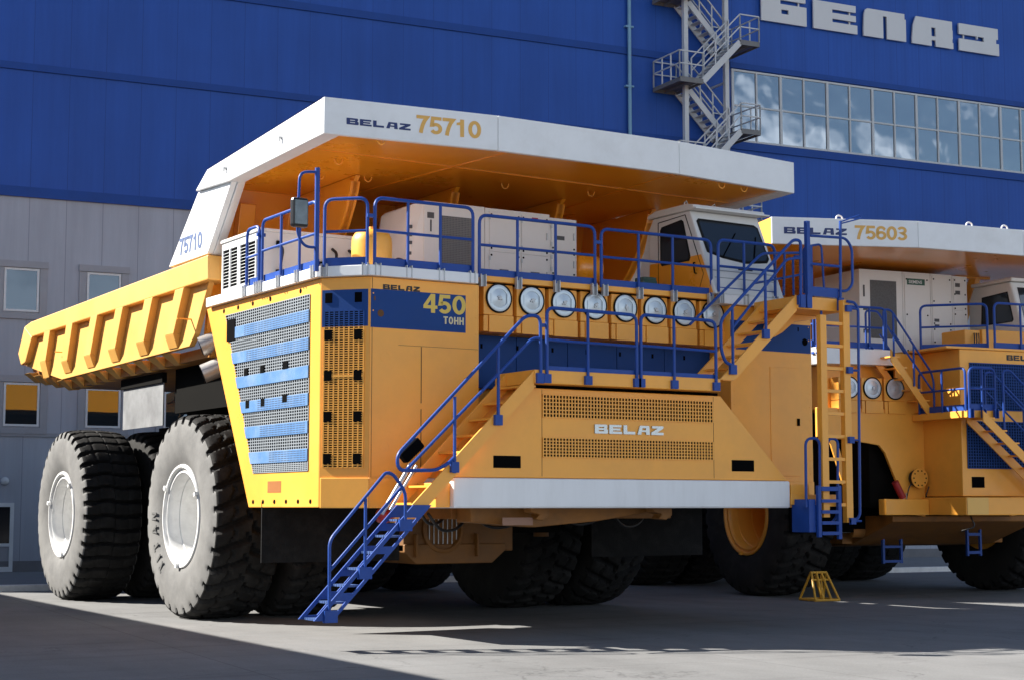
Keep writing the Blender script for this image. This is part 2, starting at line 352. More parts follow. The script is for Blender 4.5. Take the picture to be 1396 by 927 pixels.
for i in range(5000):
    x, y = random.uniform(17, 26.8), random.uniform(-8.6, -.8); a = random.uniform(0, 6.28); h = random.uniform(.06, .16)
    gr.add([(x - .02 * math.cos(a), y - .02 * math.sin(a), .17), (x + .02 * math.cos(a), y + .02 * math.sin(a), .17), (x + random.uniform(-.05, .05), y + random.uniform(-.05, .05), .18 + h)], [(0, 1, 2)])
bl(gr.build('lawn', GRS, recalc=False), 'stuff'); bpy.data.objects['lawn']['label'] = 'strip of green lawn behind the white kerb'; bpy.data.objects['lawn']['category'] = 'grass'

# ------------------------------------------------------------------ factory building
def cladding(name, col, seam, pitch, rough=.5):
    m = bpy.data.materials.new(name); m.use_nodes = True; t = m.node_tree; l = t.links.new; b = t.nodes['Principled BSDF']
    co = N(t, 'ShaderNodeTexCoord'); sx = N(t, 'ShaderNodeSeparateXYZ'); l(co.outputs['Object'], sx.inputs[0])
    def line(src, p, wid, shift=0.0):
        a = N(t, 'ShaderNodeMath', operation='ADD'); a.inputs[1].default_value = 500 * p + shift; l(src, a.inputs[0])
        mo = N(t, 'ShaderNodeMath', operation='MODULO'); mo.inputs[1].default_value = p; l(a.outputs[0], mo.inputs[0])
        lt = N(t, 'ShaderNodeMath', operation='LESS_THAN'); lt.inputs[1].default_value = wid; l(mo.outputs[0], lt.inputs[0]); return lt.outputs[0]
    s1 = line(sx.outputs[0], pitch, .022, .62)
    mp_ = N(t, 'ShaderNodeMapping'); mp_.inputs['Scale'].default_value = (1.0, 1.0, .07); l(co.outputs['Object'], mp_.inputs['Vector'])
    n = N(t, 'ShaderNodeTexNoise'); n.inputs['Scale'].default_value = 1.3; n.inputs['Detail'].default_value = 8; n.inputs['Roughness'].default_value = .7; l(mp_.outputs[0], n.inputs['Vector'])
    n2 = N(t, 'ShaderNodeTexNoise'); n2.inputs['Scale'].default_value = .25; n2.inputs['Detail'].default_value = 4; l(co.outputs['Object'], n2.inputs['Vector'])
    def mr(src, a, c):
        r = N(t, 'ShaderNodeMapRange'); r.inputs['From Min'].default_value = .3; r.inputs['From Max'].default_value = .7; r.inputs['To Min'].default_value = a; r.inputs['To Max'].default_value = c; l(src, r.inputs['Value']); return r.outputs[0]
    mu = N(t, 'ShaderNodeMath', operation='MULTIPLY'); l(mr(n.outputs['Fac'], .86, 1.1), mu.inputs[0]); l(mr(n2.outputs['Fac'], .9, 1.08), mu.inputs[1])
    hs = N(t, 'ShaderNodeVectorMath', operation='SCALE'); hs.inputs[0].default_value = col; l(mu.outputs[0], hs.inputs['Scale'])
    mix = N(t, 'ShaderNodeMixRGB'); l(s1, mix.inputs['Fac']); l(hs.outputs[0], mix.inputs['Color1']); mix.inputs['Color2'].default_value = (*[c * seam for c in col], 1)
    l(mix.outputs[0], b.inputs['Base Color']); b.inputs['Roughness'].default_value = rough; b.inputs['Specular IOR Level'].default_value = .22
    # shallow ribs of the sheet
    wv = N(t, 'ShaderNodeMath', operation='SINE'); ml = N(t, 'ShaderNodeMath', operation='MULTIPLY'); ml.inputs[1].default_value = 2 * math.pi / .2
    l(sx.outputs[0], ml.inputs[0]); l(ml.outputs[0], wv.inputs[0])
    bp = N(t, 'ShaderNodeBump'); bp.inputs['Strength'].default_value = .12; bp.inputs['Distance'].default_value = .006; l(wv.outputs[0], bp.inputs['Height']); l(bp.outputs[0], b.inputs['Normal'])
    return m
FBL = cladding('blue_sheet_cladding', (.018, .080, .36), .66, 1.205)
FGR = cladding('grey_sheet_cladding', (.36, .385, .44), .62, 1.205)
FLB = mat('blue_flashing', (.013, .06, .27), .55, var=.12, scale=1, spec=.2)
TRM = mat('grey_trim', (.30, .31, .34), .55, var=.1, scale=2)
FRM = mat('window_frame_grey', (.50, .52, .53), .5, var=.1, scale=3)
FRW = mat('window_frame_white', (.66, .68, .69), .5, var=.08, scale=3)
STG = mat('stair_grey_paint', (.54, .57, .59), .5, var=.12, scale=3, dirt=(.25, .2, .16), dirt_amt=.3, dirt_scale=3)
STD = mat('stair_dark_grating', (.16, .165, .17), .6, var=.2, scale=5)
SGN = mat('sign_light_grey', (.60, .61, .62), .5, var=.06, scale=1, dirt=(.42, .42, .42), dirt_amt=.25, dirt_scale=1)
PIP = mat('light_blue_pipe', (.16, .33, .48), .45, var=.1, scale=3)
fac = thing('factory_building', B0, 'huge factory hall with blue upper cladding above a grey ground wall', 'building', BR, offs=False)
U0, U1, TOP = -15.6, 74.0, 32.5
MB().box(U0, U1, 0, 30, 0.0, 12.42).build('grey_wall', FGR, fac)
MB().box(U0, U1, -.02, 30.02, 12.424, TOP).build('blue_wall', FBL, fac)
MB().box(U0 - .2, U1 + .2, -.25, 30.2, TOP + .003, TOP + .4).build('roof', FLB, fac)
b = MB()
for z, h, d in ((12.36, .34, .07), (16.66, .20, .05), (19.98, .24, .05)):
    if z > 15:
        b.box(U0, 28.15, -.02 - d, -.023, z, z + h)
        b.box(U0, 28.15, -.02 - d * 1.6, -.023, z - .045, z - .004)
    else: b.box(U0, U1, -.02 - d, -.023, z, z + h)
b.box(28.15, U1, -.11, -.023, 16.62, 16.94); b.box(28.15, U1, -.12, -.023, 19.97, 20.2)
b.build('wall_flashing', FLB, fac)
MB().box(U0, U1, -.06, -.003, .13, .48).build('plinth', mat('plinth_grey', (.17, .17, .18), .8, var=.2), fac)
MB().box(U0, 60, -.05, -.003, 4.5, 4.62).build('wall_ledge', TRM, fac)
for (u0, u1, z0, z1) in ((-.15, .97, 8.56, 9.99), (2.53, 3.66, 8.5, 9.99), (-.06, 1.08, 4.83, 6.25), (2.58, 3.74, 4.83, 6.14), (-2.75, -1.6, 8.56, 9.99), (-2.7, -1.55, 4.83, 6.25), (5.2, 6.35, 4.83, 6.2), (7.85, 9.0, 4.83, 6.2)):
    c = MB(); c.box(u0 - .28, u1 + .28, -.10, -.003, z1 + .02, z1 + .24); c.box(u0 - .26, u1 + .26, -.08, -.003, z0 - .24, z0 - .04)
    c.box(u0 - .26, u0 - .02, -.06, -.003, z0 - .038, z1 + .018); c.box(u1 + .02, u1 + .26, -.06, -.003, z0 - .038, z1 + .018)
    wnd = c.build('window', TRM, fac)
    f = MB()
    for a in ((u0, u0 + .07, z0, z1), (u1 - .07, u1, z0, z1), (u0 + .07, u1 - .07, z0, z0 + .07), (u0 + .07, u1 - .07, z1 - .07, z1)): f.box(a[0], a[1], -.05, -.004, a[2], a[3])
    f.build('frame', FRW, wnd)
    MB().box(u0 + .071, u1 - .071, -.022, -.005, z0 + .071, z1 - .071).build('pane', GL2, wnd)
for i in range(26):
    u0 = 28.22 + i * 1.178; u1 = u0 + 1.178; f = MB(); z0, z1 = 16.95, 19.93
    lw = .07 if i % 2 else .11
    f.box(u0, u0 + lw, -.10, -.024, z0, z1); f.box(u0 + lw, u1, -.09, -.024, z0, z0 + .08); f.box(u0 + lw, u1, -.09, -.024, z1 - .08, z1); f.box(u0 + lw, u1, -.085, -.024, 18.40, 18.47)
    wnd = f.build('window', FRM, fac)
    MB().box(u0 + lw + .001, u1 - .001, -.05, -.025, z0 + .081, 18.399).box(u0 + lw + .001, u1 - .001, -.05, -.025, 18.471, z1 - .081).build('pane', GLS, wnd)
d = MB(); d.box(-.85, -.75, -.09, -.003, .14, 2.35); d.box(.25, .37, -.09, -.003, .14, 2.35); d.box(-.75, .25, -.09, -.003, 2.22, 2.35); d.box(-.75, .25, -.08, -.003, .14, .3); d.box(-.75, .25, -.08, -.003, .95, 1.05)
dr = d.build('door', FRW, fac)
MB().box(-.749, .249, -.05, -.003, 1.051, 2.219).build('pane', mat('door_dark_glass', (.015, .016, .02), .1, var=.1), dr)
MB().box(-.749, .249, -.05, -.003, .301, .949).build('door_panel', TRM, dr)
MB().lathe((.06, -.09, 3.05), 'y', [(.01, -.12), (.11, -.1), (.13, 0), (.13, .085)], 20).build('wall_lamp', FRW, fac, smooth=True)
p = MB(); p.tube([(23.4, -.16, .1), (23.4, -.16, 31)], .075, 12)
for z in (5, 8, 11, 14, 18.6, 21.0, 23.5): p.box(23.22, 23.58, -.2, -.024, z, z + .07)
p.build('downpipe', PIP, fac, smooth=True, auto=40)

# sign letters
sign = thing('factory_sign', B0, 'row of five big grey block letters spelling the name on the blue wall', 'sign', BR, offs=False)
def rects(lst): return [[(a, b), (c, b), (c, d_), (a, d_)] for a, b, c, d_ in lst]
CYR = [
 ('letter', 29.66, rects([(0, 0, .42, 1), (.42, .80, .98, 1), (.42, .47, 1, .66), (.42, 0, 1, .32), (.42, .32, .44, .47), (.60, .32, 1, .47)])),
 ('letter', 32.28, rects([(0, 0, .43, 1), (.43, .76, .97, 1), (.43, .43, .97, .64), (.43, 0, 1, .31)])),
 ('letter', 34.88, [[(0, 0), (.46, 0), (.46, .8), (.02, .8), (.0, .3)], [(.02, .8), (.97, .8), (.97, 1), (.1, 1), (.05, .95)]] + rects([(.55, 0, 1, .8)])),
 ('letter', 37.48, [[(0, 0), (.47, 0), (.47, .22), (0, .22)], [(0, .22), (.98, .22), (.98, .36), (.01, .36)], [(.01, .36), (.47, .36), (.47, .68), (.03, .68)], [(.03, .68), (.98, .68), (.98, 1), (.1, 1)]] + rects([(.57, 0, 1, .22), (.57, .36, .99, .68)])),
 ('letter', 40.08, rects([(0, .60, .98, 1), (0, 0, 1, .44), (.44, .50, .47, .60), (.62, .44, .93, .60)])),
]
for nm, u, polys in CYR:
    m_ = MB(); f = Fr((u, -.03, 22.12), (1, 0, 0), (0, 0, 1))
    for poly in polys: m_.fprism(f, [(a * 2.27, b_ * 1.22) for a, b_ in poly], .08, .155)
    for a in (.3, 1.9): m_.fbox(f, a, a + .06, .1, 1.1, .0, .08)
    m_.build('letter', SGN, sign)

# fire escape
fe = thing('fire_escape', B0 + Matrix.Rotation(BR, 3, 'Z') @ Vector((26.3, -1.1, 0)), 'grey steel zigzag fire escape stairs climbing the blue factory wall', 'stairs', BR, offs=False)
FO = Vector((26.3, -1.1, 0))
def L2(p): return Vector(p) - FO
pil = MB()
for u, v in ((25.35, -1.15), (27.25, -1.15)): pil.box(*(u - .09 - FO.x, u + .09 - FO.x), v - .09 - FO.y, v + .09 - FO.y, 0, 26)
for z in range(3, 26, 4): pil.bar(L2((25.35, -1.15, z)), L2((25.35, 0, z)), .08, .08); pil.bar(L2((27.25, -1.15, z)), L2((27.25, 0, z)), .08, .08)
pil.build('column', STG, fe)
def fe_rail(mb, a, b_, posts, h=1.05):
    a, b_ = Vector(a), Vector(b_); r = .03
    for k in (h, h * .52): mb.bar(a + Vector((0, 0, k)), b_ + Vector((0, 0, k)), .045, .045)
    for i in range(posts):
        q = a.lerp(b_, i / max(posts - 1, 1)); mb.bar(q, q + Vector((0, 0, h)), .045, .045)
for k in range(7):
    zl = .9 + 3.56 * k; zr = zl + 1.78
    # left landing, right landing
    for (u0, u1, z) in ((24.5, 25.55, zl), (27.3, 28.2, zr)):
        m_ = MB(); m_.box(u0 - FO.x, u1 - FO.x, -2.1 - FO.y, -.15 - FO.y, z - .05, z); 
        m_.box(u0 - FO.x, u1 - FO.x, -2.14 - FO.y, -2.1 - FO.y, z - .18, z + .02); m_.box(u0 - FO.x, u1 - FO.x, -.15 - FO.y, -.11 - FO.y, z - .18, z + .02)
        for uu in (u0, (u0 + u1) / 2, u1): m_.bar(L2((uu, -2.1, z - .12)), L2((uu, -.12, z - .12)), .05, .1)
        m_.build('landing', STD, fe)
        r_ = MB(); outer = u0 if z == zl else u1; inner = u1 if z == zl else u0
        fe_rail(r_, L2((outer, -2.1, z)), L2((outer, -.15, z)), 4); fe_rail(r_, L2((outer, -2.1, z)), L2((inner, -2.1, z)), 2); fe_rail(r_, L2((outer, -.15, z)), L2((inner, -.15, z)), 2)
        r_.build('landing_rail', STG, fe)
    for (a, c, v0, v1) in (((25.55, zl), (27.3, zr), -2.1, -1.28), ((27.3, zr), (25.55, zl + 3.56), -.98, -.15)):
        m_ = MB()
        for v in (v0, v1): m_.bar(L2((a[0], v, a[1] - .08)), L2((c[0], v, c[1] - .08)), .05, .24)
        n = 9
        for i in range(1, n):
            t = i / n; m_.box(a[0] + (c[0] - a[0]) * t - .13 - FO.x, a[0] + (c[0] - a[0]) * t + .13 - FO.x, v0 + .03 - FO.y, v1 - .03 - FO.y, a[1] + (c[1] - a[1]) * t - .03, a[1] + (c[1] - a[1]) * t)
        fl = m_.build('stair_flight', STG, fe)
        r_ = MB()
        for v in (v0, v1): fe_rail(r_, L2((a[0], v, a[1])), L2((c[0], v, c[1])), 4)
        r_.build('handrail', STG, fl)

# unseen building left of the frame, placed to cast the shadow across the yard
AR = R(-1.8); A0 = Vector((2.1, 55.6, 0))
anx = thing('unseen_shadow_building', A0, 'unseen low grey building left of the trucks, placed to cast the yard shadow', 'building', AR, offs=False)
MB().box(-16, 0, -30.5, 0, 0, 9.0).build('wall', FGR, anx)
MB().box(-16.1, .06, -30.6, .04, 9.003, 9.1).build('roof', FLB, anx)
for i in range(5):
    y = -25 + i * 5.0
    f = MB(); f.box(.003, .08, y, y + .1, 3, 5.6); f.box(.003, .08, y + 2.9, y + 3, 3, 5.6); f.box(.003, .08, y + .1, y + 2.9, 3, 3.1); f.box(.003, .08, y + .1, y + 2.9, 5.5, 5.6)
    wn = f.build('window', FRW, anx); MB().box(.003, .03, y + .101, y + 2.899, 3.101, 5.499).build('pane', GL2, wn)
# ------------------------------------------------------------------ shared truck pieces
def tyre_mesh(kind, dusty):
    NT = {'block': 30 * 12, 'bar': 38 * 10}[kind]; NL = 30 if kind == 'block' else 38
    half = [(-.58, .96), (-.66, 1.06), (-.725, 1.28), (-.745, 1.5), (-.725, 1.72), (-.70, 1.84), (-.685, 1.90), (-.665, 1.96), (-.62, 1.995), (-.53, 2.015), (-.45, 2.025), (-.38, 2.031), (-.30, 2.036), (-.23, 2.040), (-.17, 2.042), (-.12, 2.044), (-.08, 2.045), (-.04, 2.046)]
    prof = half + [(0, 2.046)] + [(-a, r) for a, r in half[::-1]]
    prof = np.array(prof); M_ = len(prof)
    fine = []
    for i in range(M_ - 1):
        k = 1 if prof[i][1] < 1.8 and prof[i + 1][1] < 1.8 else 2
        for j in range(k): fine.append(prof[i] + (prof[i + 1] - prof[i]) * j / k)
    fine.append(prof[-1]); prof = np.array(fine); M_ = len(prof)
    th = np.linspace(0, 2 * np.pi, NT, endpoint=False)
    A = np.tile(prof[:, 0], (NT, 1)); RR = np.tile(prof[:, 1], (NT, 1)); T = np.tile(th[:, None], (1, M_))
    def sm(x, e): return np.clip(x / e + .5, 0, 1)
    fr = T * NL / (2 * np.pi); s = np.sign(A); aa = np.abs(A)
    if kind == 'block':
        ph = (fr + .5 * (s > 0) + aa * 1.0) % 1
        g = sm(.135 - np.abs(ph - .5), .08)
        ztri = .07 * np.sign(np.sin((fr + .25) * 2 * np.pi))
        g = np.maximum(g, sm(.028 - np.abs(A - ztri), .02) * .8)
        ph2 = (fr + .5 * (s > 0) + .5 + .35) % 1
        g = np.maximum(g, sm(.03 - np.abs(aa - .36 - .05 * np.sin(fr * 2 * np.pi)), .025) * .55)
        lo = 1.80
    else:
        ph = (fr + .07 * np.sin(A * 7.5) + .10 * np.abs(A)) % 1
        g = sm(.10 + .07 * (aa > .45) - np.abs(ph - .5), .07)
        g = np.maximum(g, sm(.008 - np.abs(A), .012) * .35)
        g = np.maximum(g, sm(.010 - np.abs(aa - .33), .012) * .3)
        lo = 1.80
    dep = .10 * np.clip((RR - lo) / .12, 0, 1)
    nr = np.clip((RR - 1.7) / .3, .0, 1); na = -np.sign(A) * (1 - nr) * (aa > .6)
    R2 = RR - dep * g * np.maximum(nr, .35); A2 = A + na * dep * g * .5
    flat = 2.0
    V = np.stack([A2, R2 * np.sin(T), R2 * np.cos(T)], -1).reshape(-1, 3)
    V[:, 2] = np.maximum(V[:, 2], -2.03)
    idx = np.arange(NT * M_).reshape(NT, M_); nx_ = np.roll(idx, -1, 0)
    F_ = np.stack([idx[:, :-1], idx[:, 1:], nx_[:, 1:], nx_[:, :-1]], -1).reshape(-1, 4)
    rm = (RR[:, :-1] + RR[:, 1:]).reshape(-1) / 2
    am = (A[:, :-1] + A[:, 1:]).reshape(-1) / 2
    me = bpy.data.meshes.new('tyre'); me.from_pydata(V.tolist(), [], F_.tolist())
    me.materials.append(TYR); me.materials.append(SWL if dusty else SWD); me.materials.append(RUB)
    gm = (g[:, :-1] + g[:, 1:]).reshape(-1) / 2
    me.polygons.foreach_set('material_index', ((rm < (1.985 if kind == 'bar' else 1.93)) & (np.abs(am) > .55)).astype(int).tolist())
    mi_ = ((rm < (1.985 if kind == 'bar' else 1.93)) & (np.abs(am) > .55)).astype(int); mi_[(gm > .45) & (rm > lo + .02)] = 2; me.polygons.foreach_set('material_index', mi_.tolist())
    me.polygons.foreach_set('use_smooth', [True] * len(me.polygons)); me.set_sharp_from_angle(angle=R(38))
    bm = bmesh.new(); bm.from_mesh(me); bmesh.ops.recalc_face_normals(bm, faces=bm.faces); bm.to_mesh(me); bm.free()
    me.update(); return me
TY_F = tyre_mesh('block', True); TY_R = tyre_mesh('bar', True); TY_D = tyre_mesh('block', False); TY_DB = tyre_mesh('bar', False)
def rim_mesh(m):
    b = MB()
    # outer face towards -x ; a grows inwards (+x)
    b.lathe((0, 0, 0), 'x', [(.93, -.50), (.985, -.56), (1.03, -.60), (1.035, -.66), (1.02, -.685), (.975, -.69), (.955, -.665), (.945, -.62), (.915, -.605), (.90, -.635), (.87, -.64), (.85, -.61), (.835, -.52), (.82, -.40), (.80, -.385), (.79, -.2), (.78, .0), (.755, .015), (.745, .3), (.74, .38), (.70, .40), (.50, .39), (.46, .35), (.40, .3), (.36, .3), (.34, .34), (0, .34)], 72)
    for k in range(24):
        t = 2 * math.pi * k / 24; b.lathe((.0, .62 * math.cos(t), .62 * math.sin(t)), 'x', [(.03, .42), (.03, .35), (0, .345)], 8)
    for k in range(3):
        t = 2 * math.pi * k / 3 + .6; b.fbox(Fr((-.69, .99 * math.cos(t), .99 * math.sin(t)), (0, -math.sin(t), math.cos(t)), (0, math.cos(t), math.sin(t))), -.04, .04, -.05, .04, -.03, .05)
    b.lathe((0, 0, 0), 'x', [(.9, .5), (.95, .52), (.95, .6), (.7, .6), (.7, .42)], 48)
    o = b.build('rim', m, smooth=True, auto=35); me = o.data; bpy.data.objects.remove(o); return me
RIMW = rim_mesh(mat('wheel_white_paint', (.70, .70, .69), .5, var=.12, scale=2.5, dirt=(.33, .32, .30), dirt_amt=.5, dirt_scale=2)); RIMO = rim_mesh(YEL); RIMD = rim_mesh(mat('dark_inner_rim', (.03, .028, .025), .7, spec=.1))  # last one is a near-black rim for the inner wheels
def wheel(parent, x, y, rz, tm, rm, lettering=False):
    off = OFFS.get(parent.name, Vector((0, 0, 0)))
    o = bpy.data.objects.new('tyre', tm); COL.objects.link(o); o.parent = parent; o.location = Vector((x, y, 2.03)) - off; o.rotation_euler = (random.uniform(0, 6) if not lettering else 0, 0, rz)
    r = bpy.data.objects.new('rim', rm); COL.objects.link(r); r.parent = o
    if lettering:
        b = MB()
        for i, c in enumerate('TITAN'):
            t = R((49, 37, 27, 13, 0)[i]); rad = 1.22
            rd = Vector((0, math.cos(t), -math.sin(t))); tg = Vector((0, math.sin(t), math.cos(t)))
            bold(b, Fr(rd * rad + Vector((-.736, 0, 0)) - tg * .09, tg, rd, (-1, 0, 0)), c, .25, d=.014, off=0)
        b.build('sidewall_lettering', LET, o)
    return o
def rail(parent, p0, p1, h=1.08, posts=(.33, .66), mid=True, toe=.14, r=.03, name='guard_rail', ends=(True, True), foot=True, m=None, rad=.16):
    p0, p1 = Vector(p0), Vector(p1); up = Vector((0, 0, h)); mb = MB()
    mb.tube(fillet([p0, p0 + up, p1 + up, p1], rad), r, 8)
    d = p1 - p0
    for t in posts: mb.tube([p0 + d * t, p0 + d * t + up], r * .9, 8)
    if mid: mb.tube([p0 + up * .52, p1 + up * .52], r * .85, 8)
    o = mb.build(name, m or BLU, parent, smooth=True, auto=40)
    dn = Vector((d.x, d.y, 0)).normalized(); nn = Vector((dn.y, -dn.x, 0))
    if toe:
        f = Fr(p0, d, (0, 0, 1), nn); MB().fbox(f, .0, d.length, .02, .02 + toe, -.055, -.035).build('toe_board', BLU, o)
    if foot:
        fb_ = MB()
        for t in (0.02,) + tuple(posts) + (.98,):
            f = Fr(p0 + d * t, d, (0, 0, 1), nn)
            fb_.fbox(f, -.055, -.04, -.16, .05, .0, .075); fb_.fbox(f, .04, .055, -.16, .05, .0, .075); fb_.fbox(f, -.04, .04, -.16, .04, .0, .012)
        each(fb_, 3, 'rail_bracket', STL if m is None else m, o)
    return o
def air_filter(parent, x, y, zc, wd=.60, sc_=1.0):
    h = .25
    b = MB(); b.box(x - wd / 2, x + wd / 2, y, y + .5, zc - .30, zc + .245)
    o = b.build('air_filter', YEL, parent, bevel=.012)
    b = MB(); b.box(x - wd / 2 + .10, x + wd / 2, y - .025, y + .45, zc - .60, zc - .305); b.box(x - wd / 2, x - wd / 2 + .09, y + .0, y + .4, zc - .59, zc - .31)
    for k in range(5): b.box(x - wd / 2 - .008, x - wd / 2 + .05, y - .004, y + .0, zc - .58 + .05 * k, zc - .56 + .05 * k)
    b.build('drain_box', YEL, o, bevel=.008)
    MB().lathe((x, y - .004, zc), 'y', [(.262, .003), (.265, -.03), (.245, -.034), (.235, -.012)], 44).build('rubber_ring', RUB, o, smooth=True, auto=40)
    c = MB(); c.lathe((x, y - .004, zc), 'y', [(.236, .0), (.236, -.03), (.215, -.036), (.17, -.034), (.165, -.025), (.15, -.028), (.06, -.045), (.03, -.05), (0, -.05)], 44)
    for s in (-1, 1): c.box(x + s * .165 - .012, x + s * .165 + .012, y - .05, y - .036, zc - .1, zc + .08)
    c.build('filter_cover', SIL, o, smooth=True, auto=30)
    n = MB(); a = random.uniform(0, 3.1); f = Fr((x, y - .055, zc), (math.cos(a), 0, math.sin(a)), (-math.sin(a), 0, math.cos(a)))
    n.fbox(f, -.055, .055, -.014, .014, -.01, .02); n.fbox(f, -.02, .02, -.035, .035, -.01, .025); n.build('wing_nut', STL, o)
    return o
def perforated(f, w_, h_, nu, nv, bu, bv, d0=.006, d1=.022, skip=()):
    """bars of a punched grille: nu x nv slots"""
    b = MB()
    for i in range(nu + 1):
        x = w_ * i / nu; b.fbox(f, x - bu / 2, x + bu / 2, 0, h_, d0, d1)
    for j in range(nv + 1):
        z = h_ * j / nv; b.fbox(f, 0, w_, z - bv / 2, z + bv / 2, d0 + .001, d1 - .001)
    return b
def truck_stair(parent, p0, p1, y0, y1, n, m, name='stairway', th=.30, cut=False, treadm=None):
    """stringers in planes y0 (near) and y1 (far); p0, p1 = (x, z) of the stringer's upper edge"""
    (xa, za), (xb, zb) = p0, p1
    b = MB()
    for y in (y0, y1):
        if cut:
            f = Fr((xa, y, za), (xb - xa, 0, zb - za), (-1, 0, 0), (0, -1, 0)); Ls = math.hypot(xb - xa, zb - za); k = 5
            vv = Vector((0, 0, 1)); b.fprism(f, [(0, -.085), (Ls, -.085), (Ls, 0), (0, 0)], 0, .03); b.fprism(f, [(0, -th), (Ls, -th), (Ls, -th + .07), (0, -th + .07)], 0, .03)
            for i in range(k + 1):
                t = Ls * i / k; w2 = .16 if i < k else .55
                t0, t1 = max(t - w2 / 2, 0), min(t + w2 / 2, Ls); b.fprism(f, [(t0, -th + .0701), (t1, -th + .0701), (t1, -.0851), (t0, -.0851)], 0, .03)
        else:
            sl = abs((zb - za) / (xb - xa)); k = th / sl
            b.prism('y', [(xa, za), (xb, zb), (xb, zb - th), (xa + k, za)] if zb > za else [(xa, za), (xb, zb), (xb - k, zb), (xa, za - th)], y, y + .035)
    o = b.build(name, m, parent)
    t = MB()
    dx = (xb - xa)
    for i in range(n):
        k = (i + .35) / n; x = xa + dx * k; z = za + (zb - za) * k - .06; s = 1 if dx > 0 else -1
        w3 = min(.24, abs(dx) / n * 1.0)
        x0, x1 = (x, x + w3) if s > 0 else (x - w3, x)
        if treadm is None: t.box(x0, x1, y0 + .037, y1 - .002, z - .035, z)
        else:
            for q in range(6): t.box(x0 + w3 * q / 6, x0 + w3 * q / 6 + .022, y0 + .037, y1 - .002, z - .035, z)
            for q in range(7): yy = y0 + .04 + (y1 - y0 - .06) * q / 6; t.box(x0, x1, yy, yy + .02, z - .034, z - .001)
    each(t, 1 if treadm is None else 13, 'step', treadm or m, o)
    return o

# ------------------------------------------------------------------ haul truck in front
T1 = thing('haul_truck', (17, 31, 0), 'biggest yellow mining dump truck in front, with eight round air filters and blue stairs', 'dump truck', group='mining dump trucks parked in the yard')
CX = 17.0
# wheels
for y, tm in ((32.05, TY_F), (40.15, TY_R)):
    wheel(T1, 12.60, y, 0, tm, RIMW, lettering=(tm is TY_F))
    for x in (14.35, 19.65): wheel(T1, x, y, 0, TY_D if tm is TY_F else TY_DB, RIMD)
    wheel(T1, 21.4, y, math.pi, TY_D if tm is TY_F else TY_DB, RIMO)
# underframe
DRK = mat('shaded_underframe', (.006, .0056, .005), .85, var=.3, scale=2, spec=.05)  # near-black base puts the under-truck shade into the colour
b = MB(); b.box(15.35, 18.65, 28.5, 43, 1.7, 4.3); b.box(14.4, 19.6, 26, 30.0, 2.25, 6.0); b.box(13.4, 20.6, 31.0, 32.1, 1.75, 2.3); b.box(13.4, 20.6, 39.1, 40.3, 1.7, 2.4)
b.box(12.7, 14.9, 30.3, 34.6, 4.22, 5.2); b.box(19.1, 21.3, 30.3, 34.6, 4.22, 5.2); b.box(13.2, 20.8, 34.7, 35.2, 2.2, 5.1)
b.build('chassis', DRK, T1)
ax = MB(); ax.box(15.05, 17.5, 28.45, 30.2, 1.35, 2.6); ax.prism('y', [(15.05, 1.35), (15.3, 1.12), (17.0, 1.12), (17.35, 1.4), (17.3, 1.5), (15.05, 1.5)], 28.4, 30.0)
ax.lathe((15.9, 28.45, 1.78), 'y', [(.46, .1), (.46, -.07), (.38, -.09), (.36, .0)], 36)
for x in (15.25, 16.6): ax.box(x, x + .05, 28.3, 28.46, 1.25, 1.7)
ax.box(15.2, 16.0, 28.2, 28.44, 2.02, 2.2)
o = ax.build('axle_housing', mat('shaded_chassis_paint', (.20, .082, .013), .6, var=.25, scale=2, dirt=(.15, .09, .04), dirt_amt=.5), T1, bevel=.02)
g = MB(); g.lathe((15.9, 28.47, 1.78), 'y', [(.36, -.0), (0, -.0)], 30); o2 = g.build('fan_opening', BLK, o)
g = MB()
for k in range(-3, 4): g.box(15.9 + k * .1 - .008, 15.9 + k * .1 + .008, 28.42, 28.44, 1.78 - math.sqrt(.13 - (k * .1) ** 2), 1.78 + math.sqrt(.13 - (k * .1) ** 2))
g.build('fan_guard', STL, o)
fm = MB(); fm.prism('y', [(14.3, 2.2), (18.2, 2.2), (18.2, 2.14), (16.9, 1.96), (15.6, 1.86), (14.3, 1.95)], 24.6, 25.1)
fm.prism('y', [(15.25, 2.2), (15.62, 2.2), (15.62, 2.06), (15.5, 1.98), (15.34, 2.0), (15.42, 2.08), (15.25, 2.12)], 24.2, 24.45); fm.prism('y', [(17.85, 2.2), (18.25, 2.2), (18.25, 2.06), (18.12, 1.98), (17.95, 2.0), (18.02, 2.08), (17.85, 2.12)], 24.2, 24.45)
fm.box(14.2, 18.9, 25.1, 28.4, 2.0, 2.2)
fm.build('front_crossmember', mat('shaded_grimy_orange', (.26, .105, .016), .6, var=.3, scale=2, dirt=(.07, .045, .02), dirt_amt=.5), T1, bevel=.015)  # orange darkened to stand in for shade under the bumper, with patchy grime
MB().box(14.75, 15.35, 24.3, 24.32, 1.9, 2.03).build('number_plate', mat('shaded_pink_plate', (.30, .17, .12), .6, var=.1), T1)  # pink lowered so the colour itself holds the under-bumper shade
MB().box(13.15, 13.415, 23.75, 24.7, 2.2, 2.60).build('bumper_bracket', YEL, T1, bevel=.01)
hl = MB(); hl.box(14.95, 15.55, 25.0, 25.2, 1.95, 2.19); o = hl.build('lamp_bracket', YEL, T1, bevel=.01)
for x in (15.08, 15.4): MB().box(x - .1, x + .1, 24.93, 24.999, 1.98, 2.16).build('work_lamp', mat('lamp_glass_dark', (.05, .05, .055), .1, var=.1), o, bevel=.02)
MB().box(13.0, 13.45, 24.9, 25.1, 1.95, 2.19).build('service_box', YEL, T1, bevel=.01)
MB().lathe((12.85, 25.0, 2.06), 'x', [(0, -.12), (.11, -.1), (.13, 0), (.11, .1), (0, .12)], 20).build('fire_bottle', RED, T1, smooth=True)
